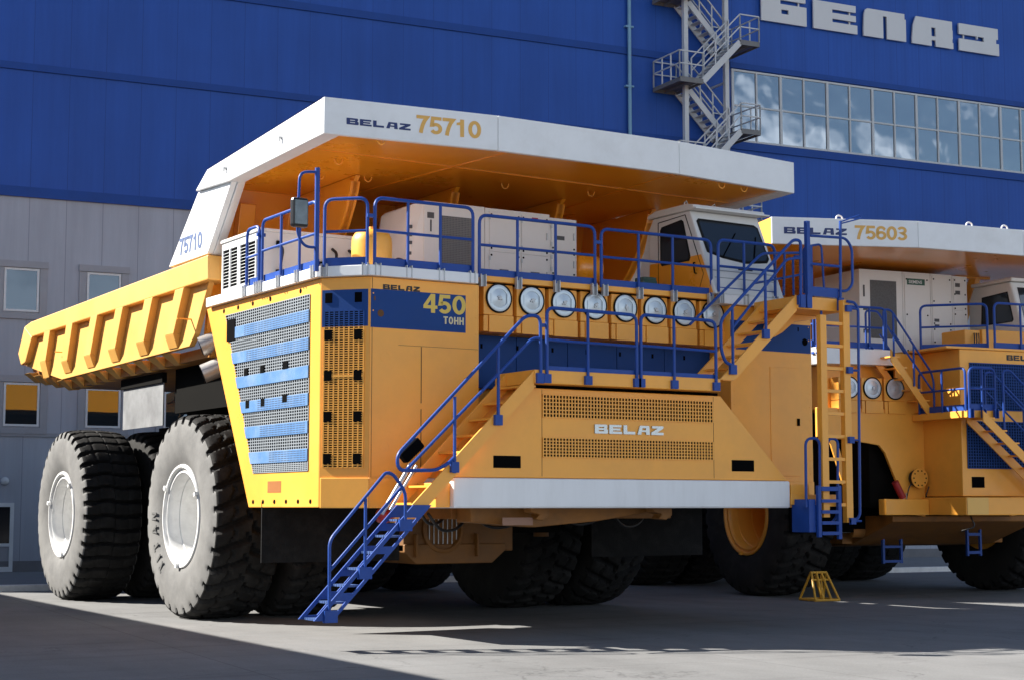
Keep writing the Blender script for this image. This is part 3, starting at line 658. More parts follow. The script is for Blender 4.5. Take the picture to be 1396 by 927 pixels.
for x0, x1 in ((11.86, 14.62), (18.95, 21.74)): MB().box(x0, x1, 27.8, 27.83, 1.22, 2.3).build('mud_flap', RUB, T1)
MB().box(12.5, 12.53, 34.8, 37.45, 3.97, 5.0).build('side_mud_flap', PLT, T1)
MB().box(12.45, 12.56, 34.75, 37.5, 4.9, 5.12).build('flap_bracket', DRK, T1)
b = MB()
for x, z, dx in ((13.6, 2.12, .9), (13.8, 2.0, 1.1), (14.6, 2.05, 1.6), (16.4, 2.1, 1.5), (17.6, 2.05, 1.2)):
    b.tube(fillet([(x, 25.2, z + .1), (x + dx * .3, 25.35, z - .22), (x + dx * .7, 25.5, z - .18), (x + dx, 25.7, z + .12)], .3, 6), .028)
each(b, 1, 'hose', HOS, T1, smooth=True)
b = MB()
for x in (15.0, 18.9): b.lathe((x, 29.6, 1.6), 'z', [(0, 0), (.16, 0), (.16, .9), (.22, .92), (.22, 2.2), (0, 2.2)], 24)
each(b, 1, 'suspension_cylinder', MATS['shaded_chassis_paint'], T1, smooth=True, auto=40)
# exhaust elbows
for y, z in ((31.35, 5.45), (31.2, 4.90)):
    b = MB(); b.tube(fillet([(12.75, y - 1.1, z + .1), (12.66, y + .0, z + .2), (12.10, y + .22, z - .06)], .55, 10), .19, 20)
    o = b.build('exhaust_pipe', EXH, T1, smooth=True, auto=40)
    MB().tube([(12.101, y + .2195, z - .0595), (12.092, y + .223, z - .063)], .17, 20).build('exhaust_mouth', BLK, o)
# --- left tower
tw = MB()
tw.prism('x', [(24.8, 2.2), (24.8, 6.03), (30.5, 6.03), (28.4, 2.2)], 12.46, 14.57)
tw.hexa([(11.86, 25.45, 2.2), (12.4599, 24.8, 2.2), (12.4599, 28.4, 2.2), (11.86, 28.42, 2.2), (11.86, 25.45, 6.03), (12.4599, 24.8, 6.03), (12.4599, 30.5, 6.03), (11.86, 30.66, 6.03)])
tow = tw.build('side_tower', YEL, T1, bevel=.015)
tb = MB(); tb.hexa([(11.87, 25.40, 2.19), (12.45, 24.76, 2.19), (12.45, 24.9, 2.19), (11.9, 25.5, 2.19), (11.87, 25.40, 2.69), (12.45, 24.76, 2.69), (12.45, 24.9, 2.69), (11.9, 25.5, 2.69)]); tb.box(12.451, 14.57, 24.76, 24.9, 2.19, 2.69)
tb.build('lower_skirt', YEL, tow, bevel=.012)
fT = front(0, 24.8, 0)
MB().fbox(fT, 12.475, 14.30, 5.18, 5.825, -.01, .004).build('blue_stripe', NAV, tow)
# 450 TOHH and the small logo
b = MB(); bold(b, Fr((13.47, 24.8, 5.485), (1, 0, 0), (0, 0, 1)), '450', .325, pitch=.87, off=.005, sx=1.22); b.build('tonnage_number', mat('tonnage_yellow', (.70, .50, .09), .5, var=.05), tow)
b = MB(); bold(b, Fr((13.86, 24.8, 5.31), (1, 0, 0), (0, 0, 1)), 'TOHH', .13, pitch=.80, off=.005, sx=1.1); b.build('tonnage_unit', mat('tonnage_cream', (.66, .58, .34), .5, var=.05), tow)
b = MB(); logo(b, front(12.70, 24.8, 5.827), .085, total=.72, d=.003, off=.003); b.build('logo', LGK, tow)
b = MB(); b.fbox(fT, 13.43, 13.445, 3.95, 4.9, -.01, .003); b.fbox(fT, 13.43, 13.445, 2.72, 3.85, -.01, .003); b.fbox(fT, 12.53, 12.56, 5.63, 5.7, -.01, .006)
b.lathe((12.66, 24.8, 5.42), 'y', [(.06, .0), (.06, -.008), (.0, -.008)], 20)
b.build('panel_seam', mat('seam_shadow', (.12, .05, .01), .7), tow)
b = MB()
for k in range(11):
    z = 2.85 + k * .29
    for x in (12.52, 14.51): b.lathe((x, 24.8, z), 'y', [(.013, 0), (.013, -.007), (0, -.008)], 8)
for k in range(5): b.lathe((12.75, 24.8, 3.2 + k * .5), 'y', [(.09, .0), (.09, -.002), (.083, -.002), (.083, .0)], 24)
b.build('bolt_row', YEL, tow)
b = MB(); b.fbox(fT, 12.50, 12.508, 2.70, 6.02, 0, .003); b.fbox(fT, 13.0, 14.55, 4.905, 4.911, 0, .002); b.build('panel_seam', MATS['seam_shadow'], tow)
# chamfer grille
cu = Vector((.6, -.65, 0)).normalized(); fC = Fr((11.86, 25.45, 0), cu, (0, 0, 1)); CW = math.hypot(.6, .65)
MB().fbox(fC, .03, CW - .03, 5.2, 5.82, -.01, .004).build('blue_stripe', NAV, tow)
b = MB(); b.fbox(fC, .08, CW - .10, 2.86, 5.46, -.01, .0045); gb_ = b.build('corner_grille', BLK, tow)
fc2 = Fr(fC.p(.08, 2.86, 0), cu, (0, 0, 1)); perforated(fc2, CW - .18, 2.335, 8, 60, .024, .016).build('grille_bars', YEL, gb_)
b = MB(); b.fbox(fc2, 0, CW - .18, 1.50, 1.54, .005, .026); b.build('grille_band', YEL, gb_)
fc3 = Fr(fC.p(.08, 5.2, 0), cu, (0, 0, 1)); perforated(fc3, CW - .18, .26, 8, 7, .024, .016).build('grille_bars', NAV, gb_)
for z in (2.92, 3.62, 4.3, 4.98):
    for a in (.085, CW - .27): MB().fbox(fC, a, a + .14, z, z + .17, .0, .028).build('grille_opening', BLK, gb_)
for a in (.085, CW - .27): MB().fbox(fC, a, a + .13, 5.60, 5.77, .0, .014).build('grille_opening', BLK, tow, bevel=.008)
# side grille in the x = 11.86 plane, u towards the front
fS = left(11.86, 29.661, 0)
def yrear(z): return 29.66 - (5.79 - z) * (29.66 - 28.23) / (5.79 - 2.83)
ue = 29.661 - 25.86
def us(z): return 29.661 - yrear(z)
b = MB(); b.fprism(fS, [(us(2.82), 2.82), (ue, 2.82), (ue, 5.80), (us(5.80), 5.80)], -.01, .004); sg = b.build('side_grille', BLK, tow)
zz = 5.80; k = 0
hs_ = [.26, .21] * 6 + [.17]
bars = MB(); bands = MB()
for i, h in enumerate(hs_):
    z1 = zz; z0 = max(zz - h, 2.82); zz = z0
    if i % 2 == 0:
        n = 40
        for q in range(n + 1):
            u = ue * q / n; 
            if u < us(z0): continue
            zt = z1 if u >= us(z1) else z0 + (u - us(z0)) / max(us(z1) - us(z0), 1e-6) * (z1 - z0)
            bars.fbox(fS, u - .012, u + .012, z0, z1, .006, .018)
        nv = 5
        for q in range(nv + 1):
            z = z0 + (z1 - z0) * q / nv; bars.fbox(fS, us(z), ue, z - .0075, z + .0075, .007, .017)
    else:
        bands.fprism(fS, [(us(z0), z0), (ue, z0), (ue, z1), (us(z1), z1)], .004, .03)
        u0 = us(z1) + .75 + .1 * (i % 3); 
        lou = MB()
        if i != 5:
            for q in range(5):
                z = z0 + .03 + (z1 - z0 - .06) * q / 4
                for a in np.arange(u0, ue - .08, .13): lou.fbox(fS, a, a + .105, z - .007, z + .007, .0301, .0315)
            lou.build('louvre_slots', mat('slot_dark_blue', (.03, .06, .12), .6), sg)
bars.build('grille_bars', mat('grille_steel_blue', (.24, .27, .30), .5, var=.1), sg); bands.build('grille_band', BND, sg, bevel=.004)
for (u, z, w_, h_) in ((.13, 5.30, .40, .40), (1.0, 4.60, .17, .14), (1.75, 4.60, .17, .14), (2.75, 4.60, .2, .14), (1.1, 4.0, .17, .14), (1.8, 4.0, .17, .14), (2.75, 4.02, .2, .14)):
    MB().fbox(fS, u, u + w_, z, z + h_, .0, .0335).build('grille_opening', BLK, sg)
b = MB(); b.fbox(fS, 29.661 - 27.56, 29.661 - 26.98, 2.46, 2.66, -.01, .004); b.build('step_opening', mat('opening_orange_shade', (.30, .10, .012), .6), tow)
b = MB()
for u in (.9, 1.35, 1.85, 2.35, 2.85, 3.35): b.fprism(fS, [(u + .05 * math.cos(a) + .55, 2.30 + .04 * math.sin(a)) for a in np.linspace(0, 6.28, 13)[:-1]], -.01, .003)
for u in (-.2, .5, 1.2, 2.0, 3.3): b.fprism(fS, [(u + .05 * math.cos(a) + .1, 5.9 + .045 * math.sin(a)) for a in np.linspace(0, 6.28, 13)[:-1]], -.01, .003)
each(b, 1, 'fixing_hole', BLK, tow)
# --- right tower
rt = MB().box(20.12, 22.15, 24.8, 30.2, 2.25, 6.03); rtw = rt.build('side_tower', YEL, T1, bevel=.015)
MB().fbox(fT, 20.125, 22.13, 5.2, 5.75, -.01, .004).build('blue_stripe', NAV, rtw)
b = MB(); b.fbox(fT, 21.08, 21.84, 2.8, 4.9, -.01, .012); dd = b.build('cabinet_door', YEL, rtw, bevel=.006)
b = MB(); b.fbox(fT, 21.74, 21.80, 3.78, 3.92, .0, .03); b.build('door_latch', BLK, dd)
b = MB()
for k in range(12):
    for x in (20.2, 22.08): b.lathe((x, 24.8, 2.85 + k * .26), 'y', [(.013, 0), (.013, -.007), (0, -.008)], 8)
b.build('bolt_row', YEL, rtw)
b = MB(); b.lathe((21.98, 24.8, 5.42), 'y', [(.07, 0), (.07, -.008), (0, -.008)], 20); b.fbox(fT, 21.8, 21.83, 5.62, 5.7, 0, .005); each(b, 1, 'fixing_hole', BLK, rtw)
b = MB(); b.fbox(fT, 20.13, 22.14, 2.2, 2.7, -.02, .03); b.build('lower_skirt', YEL, rtw, bevel=.01)
# --- centre: filters, blue panels, beam
MB().box(14.58, 20.11, 25.5, 29.5, 2.6, 6.15).build('engine_housing', YEL, T1)
for k in range(5):
    x0 = 14.60 + k * 1.1; MB().box(x0 + .006, x0 + 1.094, 25.4, 25.499, 4.3, 5.235).build('blue_panel', NAV, T1, bevel=.006)
b = MB()
for k in range(7): b.box(14.95 + k * .75, 14.99 + k * .75, 25.39, 25.402, 5.0, 5.08)
each(b, 1, 'panel_handle', BLK, T1)
MB().box(14.58, 20.1, 24.9, 25.499, 6.12, 6.22).build('walkway_beam', YEL, T1, bevel=.01)
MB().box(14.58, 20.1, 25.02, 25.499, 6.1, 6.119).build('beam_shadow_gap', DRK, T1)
for k in range(8): air_filter(T1, 15.08 + k * .681, 25.0, 5.85)
# --- hood between the stairs
hd = MB(); hd.prism('y', [(13.44, 2.69), (20.53, 2.69), (18.98, 4.20), (14.95, 4.20)], 23.7, 24.75); hood = hd.build('front_hood', YEL, T1, bevel=.012)
fH = front(0, 23.7, 0)
for z0, z1 in ((3.715, 4.095), (3.045, 3.37)):
    g = MB(); g.fbox(fH, 15.17, 18.79, z0, z1, -.01, .004); gg = g.build('front_grille', BLK, hood)
    n = 56; perforated(front(15.17, 23.7, z0), 3.62, z1 - z0, n, 6, .022, .017).build('grille_bars', YEL, gg)
b = MB(); logo(b, front(16.215, 23.7, 3.465), .155, d=.03, off=.0, total=1.5); b.build('logo', CHR, hood)
for x0, x1 in ((14.2, 14.735), (19.22, 19.74)): MB().fbox(fH, x0, x1, 2.85, 3.055, -.01, .008).build('lamp_recess', BLK, hood, bevel=.02)
b = MB(); b.fbox(fH, 15.15, 15.158, 2.72, 4.18, 0, .003); b.fbox(fH, 18.81, 18.818, 2.72, 4.18, 0, .003); b.build('panel_seam', mat('seam_shadow', (.12, .05, .01), .7), hood)
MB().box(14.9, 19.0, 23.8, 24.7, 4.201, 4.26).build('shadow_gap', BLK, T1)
MB().box(14.86, 18.8, 23.46, 24.75, 4.262, 4.49).build('platform', YEL, T1, bevel=.012)
MB().box(13.42, 20.545, 23.64, 24.7, 2.19, 2.685).build('bumper', mat('bumper_white', (.79, .80, .81), .45, var=.04, scale=2.0, dirt=(.5, .49, .47), dirt_amt=.28, dirt_scale=2.2, streak=True), T1, bevel=.035)
# --- stairs
truck_stair(T1, (12.57, 2.24), (14.86, 4.47), 23.48, 24.36, 8, YEL)
bs = truck_stair(T1, (10.87, .48), (12.57, 2.24), 23.46, 24.02, 7, BLU, name='folding_stair', th=.33, cut=True, treadm=mat('step_grating_blue', (.05, .10, .26), .45, var=.2, scale=8))
truck_stair(T1, (18.80, 4.48), (20.63, 6.12), 23.48, 24.36, 7, YEL)
MB().box(20.63, 21.78, 23.46, 24.7, 5.86, 6.1).build('landing', YEL, T1, bevel=.01)
b = MB(); b.prism('y', [(20.9, 5.5), (21.2, 5.72), (21.75, 5.8), (21.75, 5.856), (20.85, 5.856), (20.7, 5.4)], 24.2, 24.6); b.build('landing_bracket', YEL, T1)
def pts(y, lst): return [(x, y, z) for x, z in lst]
y = 23.44
m_ = MB(); m_.tube(fillet(pts(y, [(13.31, 3.0), (13.22, 2.92), (12.99, 2.79), (12.30, 2.78), (12.27, 3.02), (14.68, 5.38), (14.96, 5.38), (14.97, 4.36)]), .14), .03); m_.tube(fillet(pts(y, [(12.45, 2.8), (14.80, 5.0), (14.97, 5.01)]), .1), .026)
for x, z0, z1 in ((13.32, 2.75, 3.98), (14.14, 3.55, 4.82)): m_.tube(pts(y, [(x, z0), (x, z1)]), .027)
hr_ = m_.build('handrail', BLU, T1, smooth=True, auto=40)
b = MB()
for x, z in ((13.32, 2.78), (14.14, 3.56), (14.95, 4.28)): b.box(x - .07, x + .07, y - .03, y + .035, z - .02, z + .15)
each(b, 1, 'rail_bracket', BLU, hr_)
y = 23.42
m_ = MB(); m_.tube(fillet(pts(y, [(11.12, .55), (11.11, 1.70), (12.07, 2.75), (12.20, 2.72), (12.42, 2.45), (12.42, 1.95)]), .12), .028); m_.tube(pts(y, [(11.12, 1.24), (12.36, 2.53)]), .026); m_.tube(pts(y, [(11.72, 1.2), (11.72, 2.34)]), .026)
hr_ = m_.build('handrail', BLU, bs, smooth=True, auto=40)
b = MB()
for x, z in ((11.14, .47), (11.72, 1.12), (12.42, 1.85)): b.box(x - .11, x + .11, y - .03, y + .035, z - .02, z + .16)
each(b, 1, 'rail_bracket', BLU, hr_)
y = 23.44
for (xa, xm, xb) in ((15.09, 15.92, 16.94), (17.03, 17.75, 18.68)):
    m_ = MB(); m_.tube(fillet(pts(y, [(xa, 4.35), (xa, 5.53), (xb, 5.51), (xb, 4.36)]), .14), .03); m_.tube(pts(y, [(xa, 4.99), (xb, 4.97)]), .026); m_.tube(pts(y, [(xm, 4.38), (xm, 5.53)]), .027)
    g_ = m_.build('guard_rail', BLU, T1, smooth=True, auto=40)
    MB().box(xa, xb, y + .03, y + .045, 4.45, 4.56).build('toe_board', BLU, g_)
    b = MB()
    for x in (xa, xm, xb): b.box(x - .07, x + .07, y - .035, y + .035, 4.27, 4.42)
    each(b, 1, 'rail_bracket', BLU, g_)
MB().box(14.95, 15.1, y, y + .03, 5.2, 5.26).build('rail_link', BLU, T1)
m_ = MB(); m_.tube(fillet(pts(y, [(19.07, 4.74), (18.9, 4.78), (18.80, 5.0), (18.80, 5.54), (20.54, 7.14), (20.72, 7.14), (20.70, 6.05)]), .13), .03); m_.tube(fillet(pts(y, [(19.08, 5.42), (20.37, 6.76), (20.7, 6.81)]), .1), .026)
for x, z0, z1 in ((19.07, 4.65, 5.78), (19.85, 5.3, 6.5)): m_.tube(pts(y, [(x, z0), (x, z1)]), .027)
hr_ = m_.build('handrail', BLU, T1, smooth=True, auto=40)
b = MB()
for x, z in ((19.07, 4.6), (19.85, 5.28), (20.7, 5.95)): b.box(x - .07, x + .07, y - .03, y + .035, z - .02, z + .15)
each(b, 1, 'rail_bracket', BLU, hr_)
m_ = MB(); m_.tube(fillet([(18.8, 24.34, 5.54), (20.54, 24.34, 7.0), (21.9, 24.6, 7.15), (21.95, 24.7, 6.3)], .15), .026); m_.tube([(20.3, 24.34, 6.4), (21.93, 24.66, 6.75)], .022); m_.tube([(21.2, 24.5, 6.25), (21.2, 24.45, 7.07)], .024)
m_.build('handrail', BLU, T1, smooth=True, auto=40)
# gate on the landing
m_ = MB(); m_.box(20.84, 20.92, y - .04, y + .04, 5.95, 7.52)
m_.tube(fillet(pts(y, [(20.95, 7.25), (21.85, 7.28), (22.0, 7.1), (22.0, 6.4), (21.85, 6.26), (21.66, 6.26)]), .12), .026); m_.tube(pts(y, [(20.87, 6.72), (21.68, 6.72)]), .026); m_.tube(pts(y, [(21.68, 6.0), (21.72, 7.6)]), .028)
m_.tube(fillet(pts(y, [(21.72, 7.58), (22.22, 7.76), (22.26, 7.70), (21.74, 7.55)]), .04), .014)
m_.tube(fillet([(21.05, y + .3, 6.2), (21.05, y + .3, 7.08), (21.5, y + .3, 7.18), (21.55, y + .3, 6.3)], .1), .022); m_.tube(fillet([(21.05, y + .6, 6.2), (21.05, y + .6, 6.95), (21.4, y + .6, 6.96), (21.44, y + .6, 6.3)], .1), .022)
m_.box(21.0, 21.1, y + .1, y + .18, 6.1, 7.1)
g_ = m_.build('landing_gate', BLU, T1, smooth=True, auto=40)
MB().box(20.9, 21.66, y + .02, y + .035, 6.12, 6.3).build('toe_board', BLU, g_)
b = MB()
for x in (20.72, 20.88, 21.67): b.box(x - .06, x + .06, y - .045, y + .03, 5.88, 6.12)
each(b, 1, 'rail_bracket', BLU, g_)
# ladder
lad = MB()
lad.box(20.99, 21.14, 23.24, 23.36, 2.02, 5.75); lad.box(21.56, 21.72, 23.24, 23.36, 1.92, 6.06); ld = lad.build('ladder', YEL, T1, bevel=.006)
b = MB()
for k in range(9): z = 2.25 + k * .42; b.box(21.141, 21.559, 23.26, 23.34, z - .03, z + .03)
each(b, 1, 'rung', YEL, ld)
b = MB(); b.tube(fillet(pts(23.2, [(21.62, 6.03), (21.82, 6.02), (21.90, 5.9), (21.84, 2.05), (21.72, 1.95), (21.6, 1.95)]), .1), .026); b.tube(fillet(pts(23.5, [(21.25, 6.0), (21.25, 3.0), (21.25, 2.1)]), .1), .022)
for z in (5.9, 4.75, 3.45, 1.95): b.box(21.6, 21.72, 23.17, 23.235, z - .06, z + .06); b.tube([(21.66, 23.2, z), (21.87, 23.2, z)], .02)
b.build('handrail', BLU, ld, smooth=True, auto=40)
MB().box(20.55, 21.74, 23.62, 24.75, 2.25, 2.44).build('side_step', YEL, T1, bevel=.01)
b = MB(); b.box(20.56, 21.0, 23.64, 24.7, 2.441, 2.62); b.build('step_riser', YEL, T1)
fs = MB(); fs.box(20.78, 20.86, 23.15, 23.22, 1.66, 2.60); fs.box(21.27, 21.35, 23.15, 23.22, 1.62, 2.60); fs.box(20.861, 21.269, 23.15, 23.22, 2.50, 2.58); fs.box(20.62, 20.78, 23.22, 23.7, 1.75, 2.35)
o = fs.build('folding_step', BLU, T1, bevel=.008)
b = MB()
for z in (2.32, 2.12, 1.92, 1.73): b.box(20.861, 21.269, 23.14, 23.3, z - .03, z + .03)
each(b, 1, 'rung', BLU, o)
b = MB(); b.tube(fillet(pts(23.3, [(20.62, 2.2), (20.63, 3.46), (20.97, 3.47), (20.95, 1.95), (20.8, 1.9)]), .15), .026); b.tube(fillet(pts(23.3, [(21.15, 2.2), (21.16, 3.47), (21.42, 3.47), (21.38, 2.05), (21.2, 1.9)]), .14), .026); b.box(20.57, 20.68, 23.25, 23.34, 2.2, 2.32)
b.build('grab_hoop', BLU, o, smooth=True, auto=40)
# --- deck
b = MB(); b.prism('z', [(11.76, 25.42), (12.42, 24.70), (14.50, 24.70), (14.50, 26.0), (13.2, 26.0), (13.2, 30.45), (11.76, 30.45)], 6.035, 6.215); b.build('deck_edge', WHT, T1, bevel=.012)
MB().box(19.86, 21.42, 24.70, 25.6, 6.035, 6.215).build('deck_edge', WHT, T1, bevel=.01)
b = MB(); b.prism('z', [(13.21, 26.01), (22.1, 26.01), (22.1, 30.6), (13.21, 30.6)], 6.04, 6.205); b.build('deck', mat('deck_plate', (.62, .30, .05), .6, var=.2), T1)
rail(T1, (11.80, 28.53, 6.2), (11.80, 27.96, 6.2), posts=()); rail(T1, (11.80, 27.82, 6.2), (11.80, 25.5, 6.2), posts=(.36, .70), h=1.15)
rail(T1, (11.86, 25.32, 6.2), (12.40, 24.80, 6.2), posts=(), h=1.15); rail(T1, (12.52, 24.76, 6.2), (14.42, 24.76, 6.2), posts=(.33, .66), h=1.16)
rail(T1, (14.62, 24.88, 6.18), (17.06, 24.88, 6.18), posts=(.32, .65), h=1.1, m=None); rail(T1, (17.2, 24.88, 6.18), (19.74, 24.88, 6.18), posts=(.33, .64), h=1.08)
rail(T1, (19.8, 24.74, 6.2), (21.2, 24.74, 6.2), posts=(.45,), h=1.06)
b = MB()
for x, y_, z in ((11.8, 27.89, 7.1), (12.46, 24.78, 7.05), (17.13, 24.88, 7.0)): b.box(x - .08, x + .08, y_ - .03, y_ + .03, z - .03, z + .03)
each(b, 1, 'rail_link', BLU, T1)
# mirror with its post
b = MB(); b.tube([(11.66, 25.2, 6.1), (11.66, 25.2, 7.85)], .042, 10); b.tube(fillet([(11.66, 25.2, 7.78), (11.36, 25.25, 7.76), (11.33, 25.25, 6.7), (11.45, 25.22, 6.5), (11.66, 25.2, 6.5)], .14), .024)
mr_ = b.build('mirror_post', BLU, T1, smooth=True, auto=40)
b = MB(); b.box(11.12, 11.42, 24.98, 25.12, 6.78, 7.28); mi = b.build('mirror', mat('mirror_housing', (.012, .012, .014), .3, var=.1), mr_, bevel=.05)
MB().box(11.16, 11.38, 24.965, 24.979, 6.83, 7.23).build('mirror_glass', mat('mirror_dark_glass', (.10, .12, .13), .12, metal=.7, var=.3, scale=8), mi)
# tank on the deck
b = MB(); b.lathe((13.02, 25.86, 6.2), 'z', [(.0, .0), (.34, .0), (.355, .03), (.355, .58), (.345, .66), (.30, .74), (.2, .79), (.06, .81), (.055, .86), (0, .87)], 40); b.build('washer_tank', YEL, T1, smooth=True, auto=40)
# long resistor cabinet with louvre side
b = MB(); b.box(12.03, 14.45, 28.5, 30.35, 6.22, 7.28); b.box(12.0, 14.47, 28.48, 30.37, 7.281, 7.34); lc = b.build('louvre_cabinet', CAB, T1, bevel=.008)
fL = left(12.03, 30.35, 6.22)
for a in (.12, .98):
    o = MB().fbox(fL, a, a + .74, .14, .90, -.01, .004).build('louvre_opening', BLK, lc)
    b = MB(); 
    for k in range(12): z = .16 + k * .062; b.hexa([fL.p(a, z, .005), fL.p(a + .74, z, .005), fL.p(a + .74, z + .006, .005), fL.p(a, z + .006, .005), fL.p(a, z - .012, .032), fL.p(a + .74, z - .012, .032), fL.p(a + .74, z - .004, .032), fL.p(a, z - .004, .032)])
    b.fbox(fL, a + .35, a + .38, .14, .9, .005, .036); b.fbox(fL, a - .03, a - .001, .11, .93, .0, .03); b.fbox(fL, a + .741, a + .77, .11, .93, .0, .03); b.fbox(fL, a, a + .74, .905, .935, 0, .03); b.fbox(fL, a, a + .74, .10, .138, 0, .03)
    b.build('louvre_slats', WHT, o)
b = MB()
for k in range(9): b.fbox(fL, .06 + k * .21, .08 + k * .21, 1.0, 1.02, 0, .008)
each(b, 1, 'bolt', STL, lc)
b = MB(); 
for x in (12.4, 13.5, 13.85): b.tube(fillet([(x, 28.47, 7.05), (x + .02, 28.3, 6.95), (x - .04, 28.3, 6.6), (x + .05, 28.35, 6.3)], .15), .03)
each(b, 1, 'hose', HOS, lc, smooth=True, auto=50)
b = MB(); b.box(12.36, 12.46, 28.44, 28.499, 7.0, 7.12); b.box(12.36, 12.46, 28.44, 28.499, 6.5, 6.58); b.box(13.2, 14.2, 28.4, 28.499, 6.74, 6.79); each(b, 1, 'hose_clamp', DRK, lc)
# main electrical cabinet
mc = MB(); mc.box(14.67, 15.98, 27.0, 28.6, 6.21, 7.87); mcab = mc.build('electrical_cabinet', CAB, T1, bevel=.008)
MB().box(15.99, 17.45, 27.0, 28.6, 6.21, 7.86).build('cabinet_bay', CAB, mcab, bevel=.008); MB().box(17.46, 18.1, 27.03, 28.6, 6.21, 7.81).build('cabinet_bay', CAB, mcab, bevel=.008)
b = MB(); b.hexa([(14.67, 27.02, 6.21), (14.669, 28.6, 6.21), (14.35, 28.6, 6.21), (14.32, 27.2, 6.21), (14.67, 27.02, 7.86), (14.669, 28.6, 7.86), (14.6, 28.6, 7.8), (14.5, 27.2, 7.8)]); b.build('cabinet_end', CAB, mcab)
for x0, x1, z0, z1 in ((16.08, 16.77, 6.28, 7.02), (16.08, 16.77, 7.03, 7.80), (16.80, 17.41, 6.28, 7.02), (16.80, 17.41, 7.03, 7.80), (17.5, 18.06, 6.28, 6.66), (17.5, 18.06, 6.68, 7.15), (17.5, 18.06, 7.17, 7.76)):
    yy = 27.0 if x1 < 17.45 else 27.03
    o = MB().box(x0, x1, yy - .018, yy - .001, z0, z1).build('cabinet_door', CAB, mcab, bevel=.004)
    MB().box(x1 - .055, x1 - .03, yy - .045, yy - .019, (z0 + z1) / 2 - .07, (z0 + z1) / 2 + .07).build('door_handle', STL, o, bevel=.004)
    each(MB().box(x0 - .012, x0 + .02, yy - .03, yy - .0185, z0 + .08, z0 + .16).box(x0 - .012, x0 + .02, yy - .03, yy - .0185, z1 - .16, z1 - .08), 1, 'door_hinge', STL, o)
    b = MB()
    for u in (.06, .94):
        for v in (.08, .92): b.lathe((x0 + (x1 - x0) * u, yy - .018, z0 + (z1 - z0) * v), 'y', [(.02, 0), (.02, -.008), (0, -.009)], 10)
    each(b, 1, 'door_bolt', BLK, o)
b = MB(); b.box(15.05, 15.70, 26.985, 27.0, 6.62, 7.62); o = b.build('vent_mesh', MESHG, mcab)
b = MB(); fv = front(15.05, 26.985, 6.62)
for k in range(1, 20): b.fbox(fv, .65 * k / 20 - .004, .65 * k / 20 + .004, 0, 1.0, .0005, .006)
for k in range(1, 30): b.fbox(fv, 0, .65, k / 30 - .004, k / 30 + .004, .001, .0055)
b.build('vent_wire', mat('vent_wire_grey', (.22, .22, .22), .6), o)
b = MB(); b.box(14.74, 14.88, 26.99, 26.999, 7.55, 7.66); b.box(14.80, 14.83, 26.99, 26.999, 7.3, 7.52); b.box(16.30, 16.5, 26.975, 26.981, 6.62, 6.70); b.box(17.0, 17.2, 26.975, 26.981, 6.62, 6.70); b.box(17.6, 17.8, 27.005, 27.011, 7.38, 7.46)
for z in (6.66, 6.85, 7.05, 7.2, 7.35): b.box(14.44, 14.49, 27.12, 27.16, z, z + .06)
b.build('warning_label', mat('label_dark_grey', (.08, .08, .085), .6), mcab)
b = MB(); b.box(17.03, 17.17, 26.975, 26.981, 7.70, 7.76); b.box(14.9, 14.98, 26.99, 26.999, 6.34, 6.42); each(b, 1, 'red_label', RED, mcab)
b = MB()
for k in range(4): b.tube(fillet([(14.36, 27.15, 6.42 + k * .1), (14.15, 27.1, 6.46 + k * .1), (13.95, 27.3, 6.3)], .15), .03)
each(b, 1, 'cable', HOS, mcab, smooth=True, auto=50)
# hoist drum and pump between cabinet and cab
b = MB(); b.lathe((18.42, 27.2, 6.88), 'x', [(0, -.30), (.2, -.29), (.27, -.23), (.29, -.16), (.29, .2), (.27, .26), (.12, .3), (0, .3)], 36); b.build('air_receiver', ORG, T1, smooth=True, auto=40)
b = MB(); b.box(18.75, 19.35, 25.8, 26.4, 6.21, 6.45); b.lathe((19.05, 26.0, 6.5), 'x', [(0, -.2), (.12, -.18), (.12, .15), (.07, .2), (0, .2)], 16); b.box(18.9, 19.2, 25.9, 26.2, 6.451, 6.62); b.build('grease_pump', GPM, T1, bevel=.01)
# --- cab
X0, X1 = 19.72, 21.42
b = MB(); b.prism('x', [(24.72, 6.22), (25.50, 7.93), (26.70, 7.93), (26.86, 7.7), (26.86, 6.22)], X0, X1); cab_ = b.build('cab', CAB, T1, bevel=.03)
b = MB(); b.prism('x', [(25.33, 7.95), (25.36, 8.03), (25.6, 8.07), (26.6, 8.07), (26.85, 8.0), (26.85, 7.935), (25.4, 7.935)], X0 - .03, X1 + .06); b.build('cab_roof', CAB, cab_, bevel=.02)
b = MB(); b.box(X0 - .05, X1 + .1, 25.24, 25.42, 7.93, 7.96); b.build('sun_visor', CAB, cab_, bevel=.008)
b = MB(); b.prism('x', [(24.80, 6.25), (25.15, 7.02), (26.8, 7.02), (26.855, 6.25)], X0 - .008, X0 - .001); b.build('lower_side_panel', ORG, cab_)  # orange stands in for yellow paint in shade
b = MB(); b.prism('x', [(26.9, 7.75), (27.5, 6.22), (26.88, 6.22)], X0 + .05, X1 - .05); b.build('cab_rear', WHT, cab_)
fW = Fr((X0, 24.72, 6.22), (1, 0, 0), (0, .78, 1.71)); VL = math.hypot(.78, 1.71)
b = MB(); b.fprism(fW, [(.10, .93), (.45, .82), (1.0, .74), (1.55, .80), (1.63, .9), (1.60, 1.62), (1.52, 1.68), (.14, 1.70), (.08, 1.64)], .001, .012); ws = b.build('windscreen_seal', RUB, cab_)
b = MB(); b.fprism(fW, [(.15, .97), (.46, .87), (1.0, .79), (1.52, .85), (1.585, .93), (1.555, 1.60), (1.50, 1.635), (.17, 1.65), (.13, 1.6)], .0121, .016); b.build('windscreen', CGL, ws)
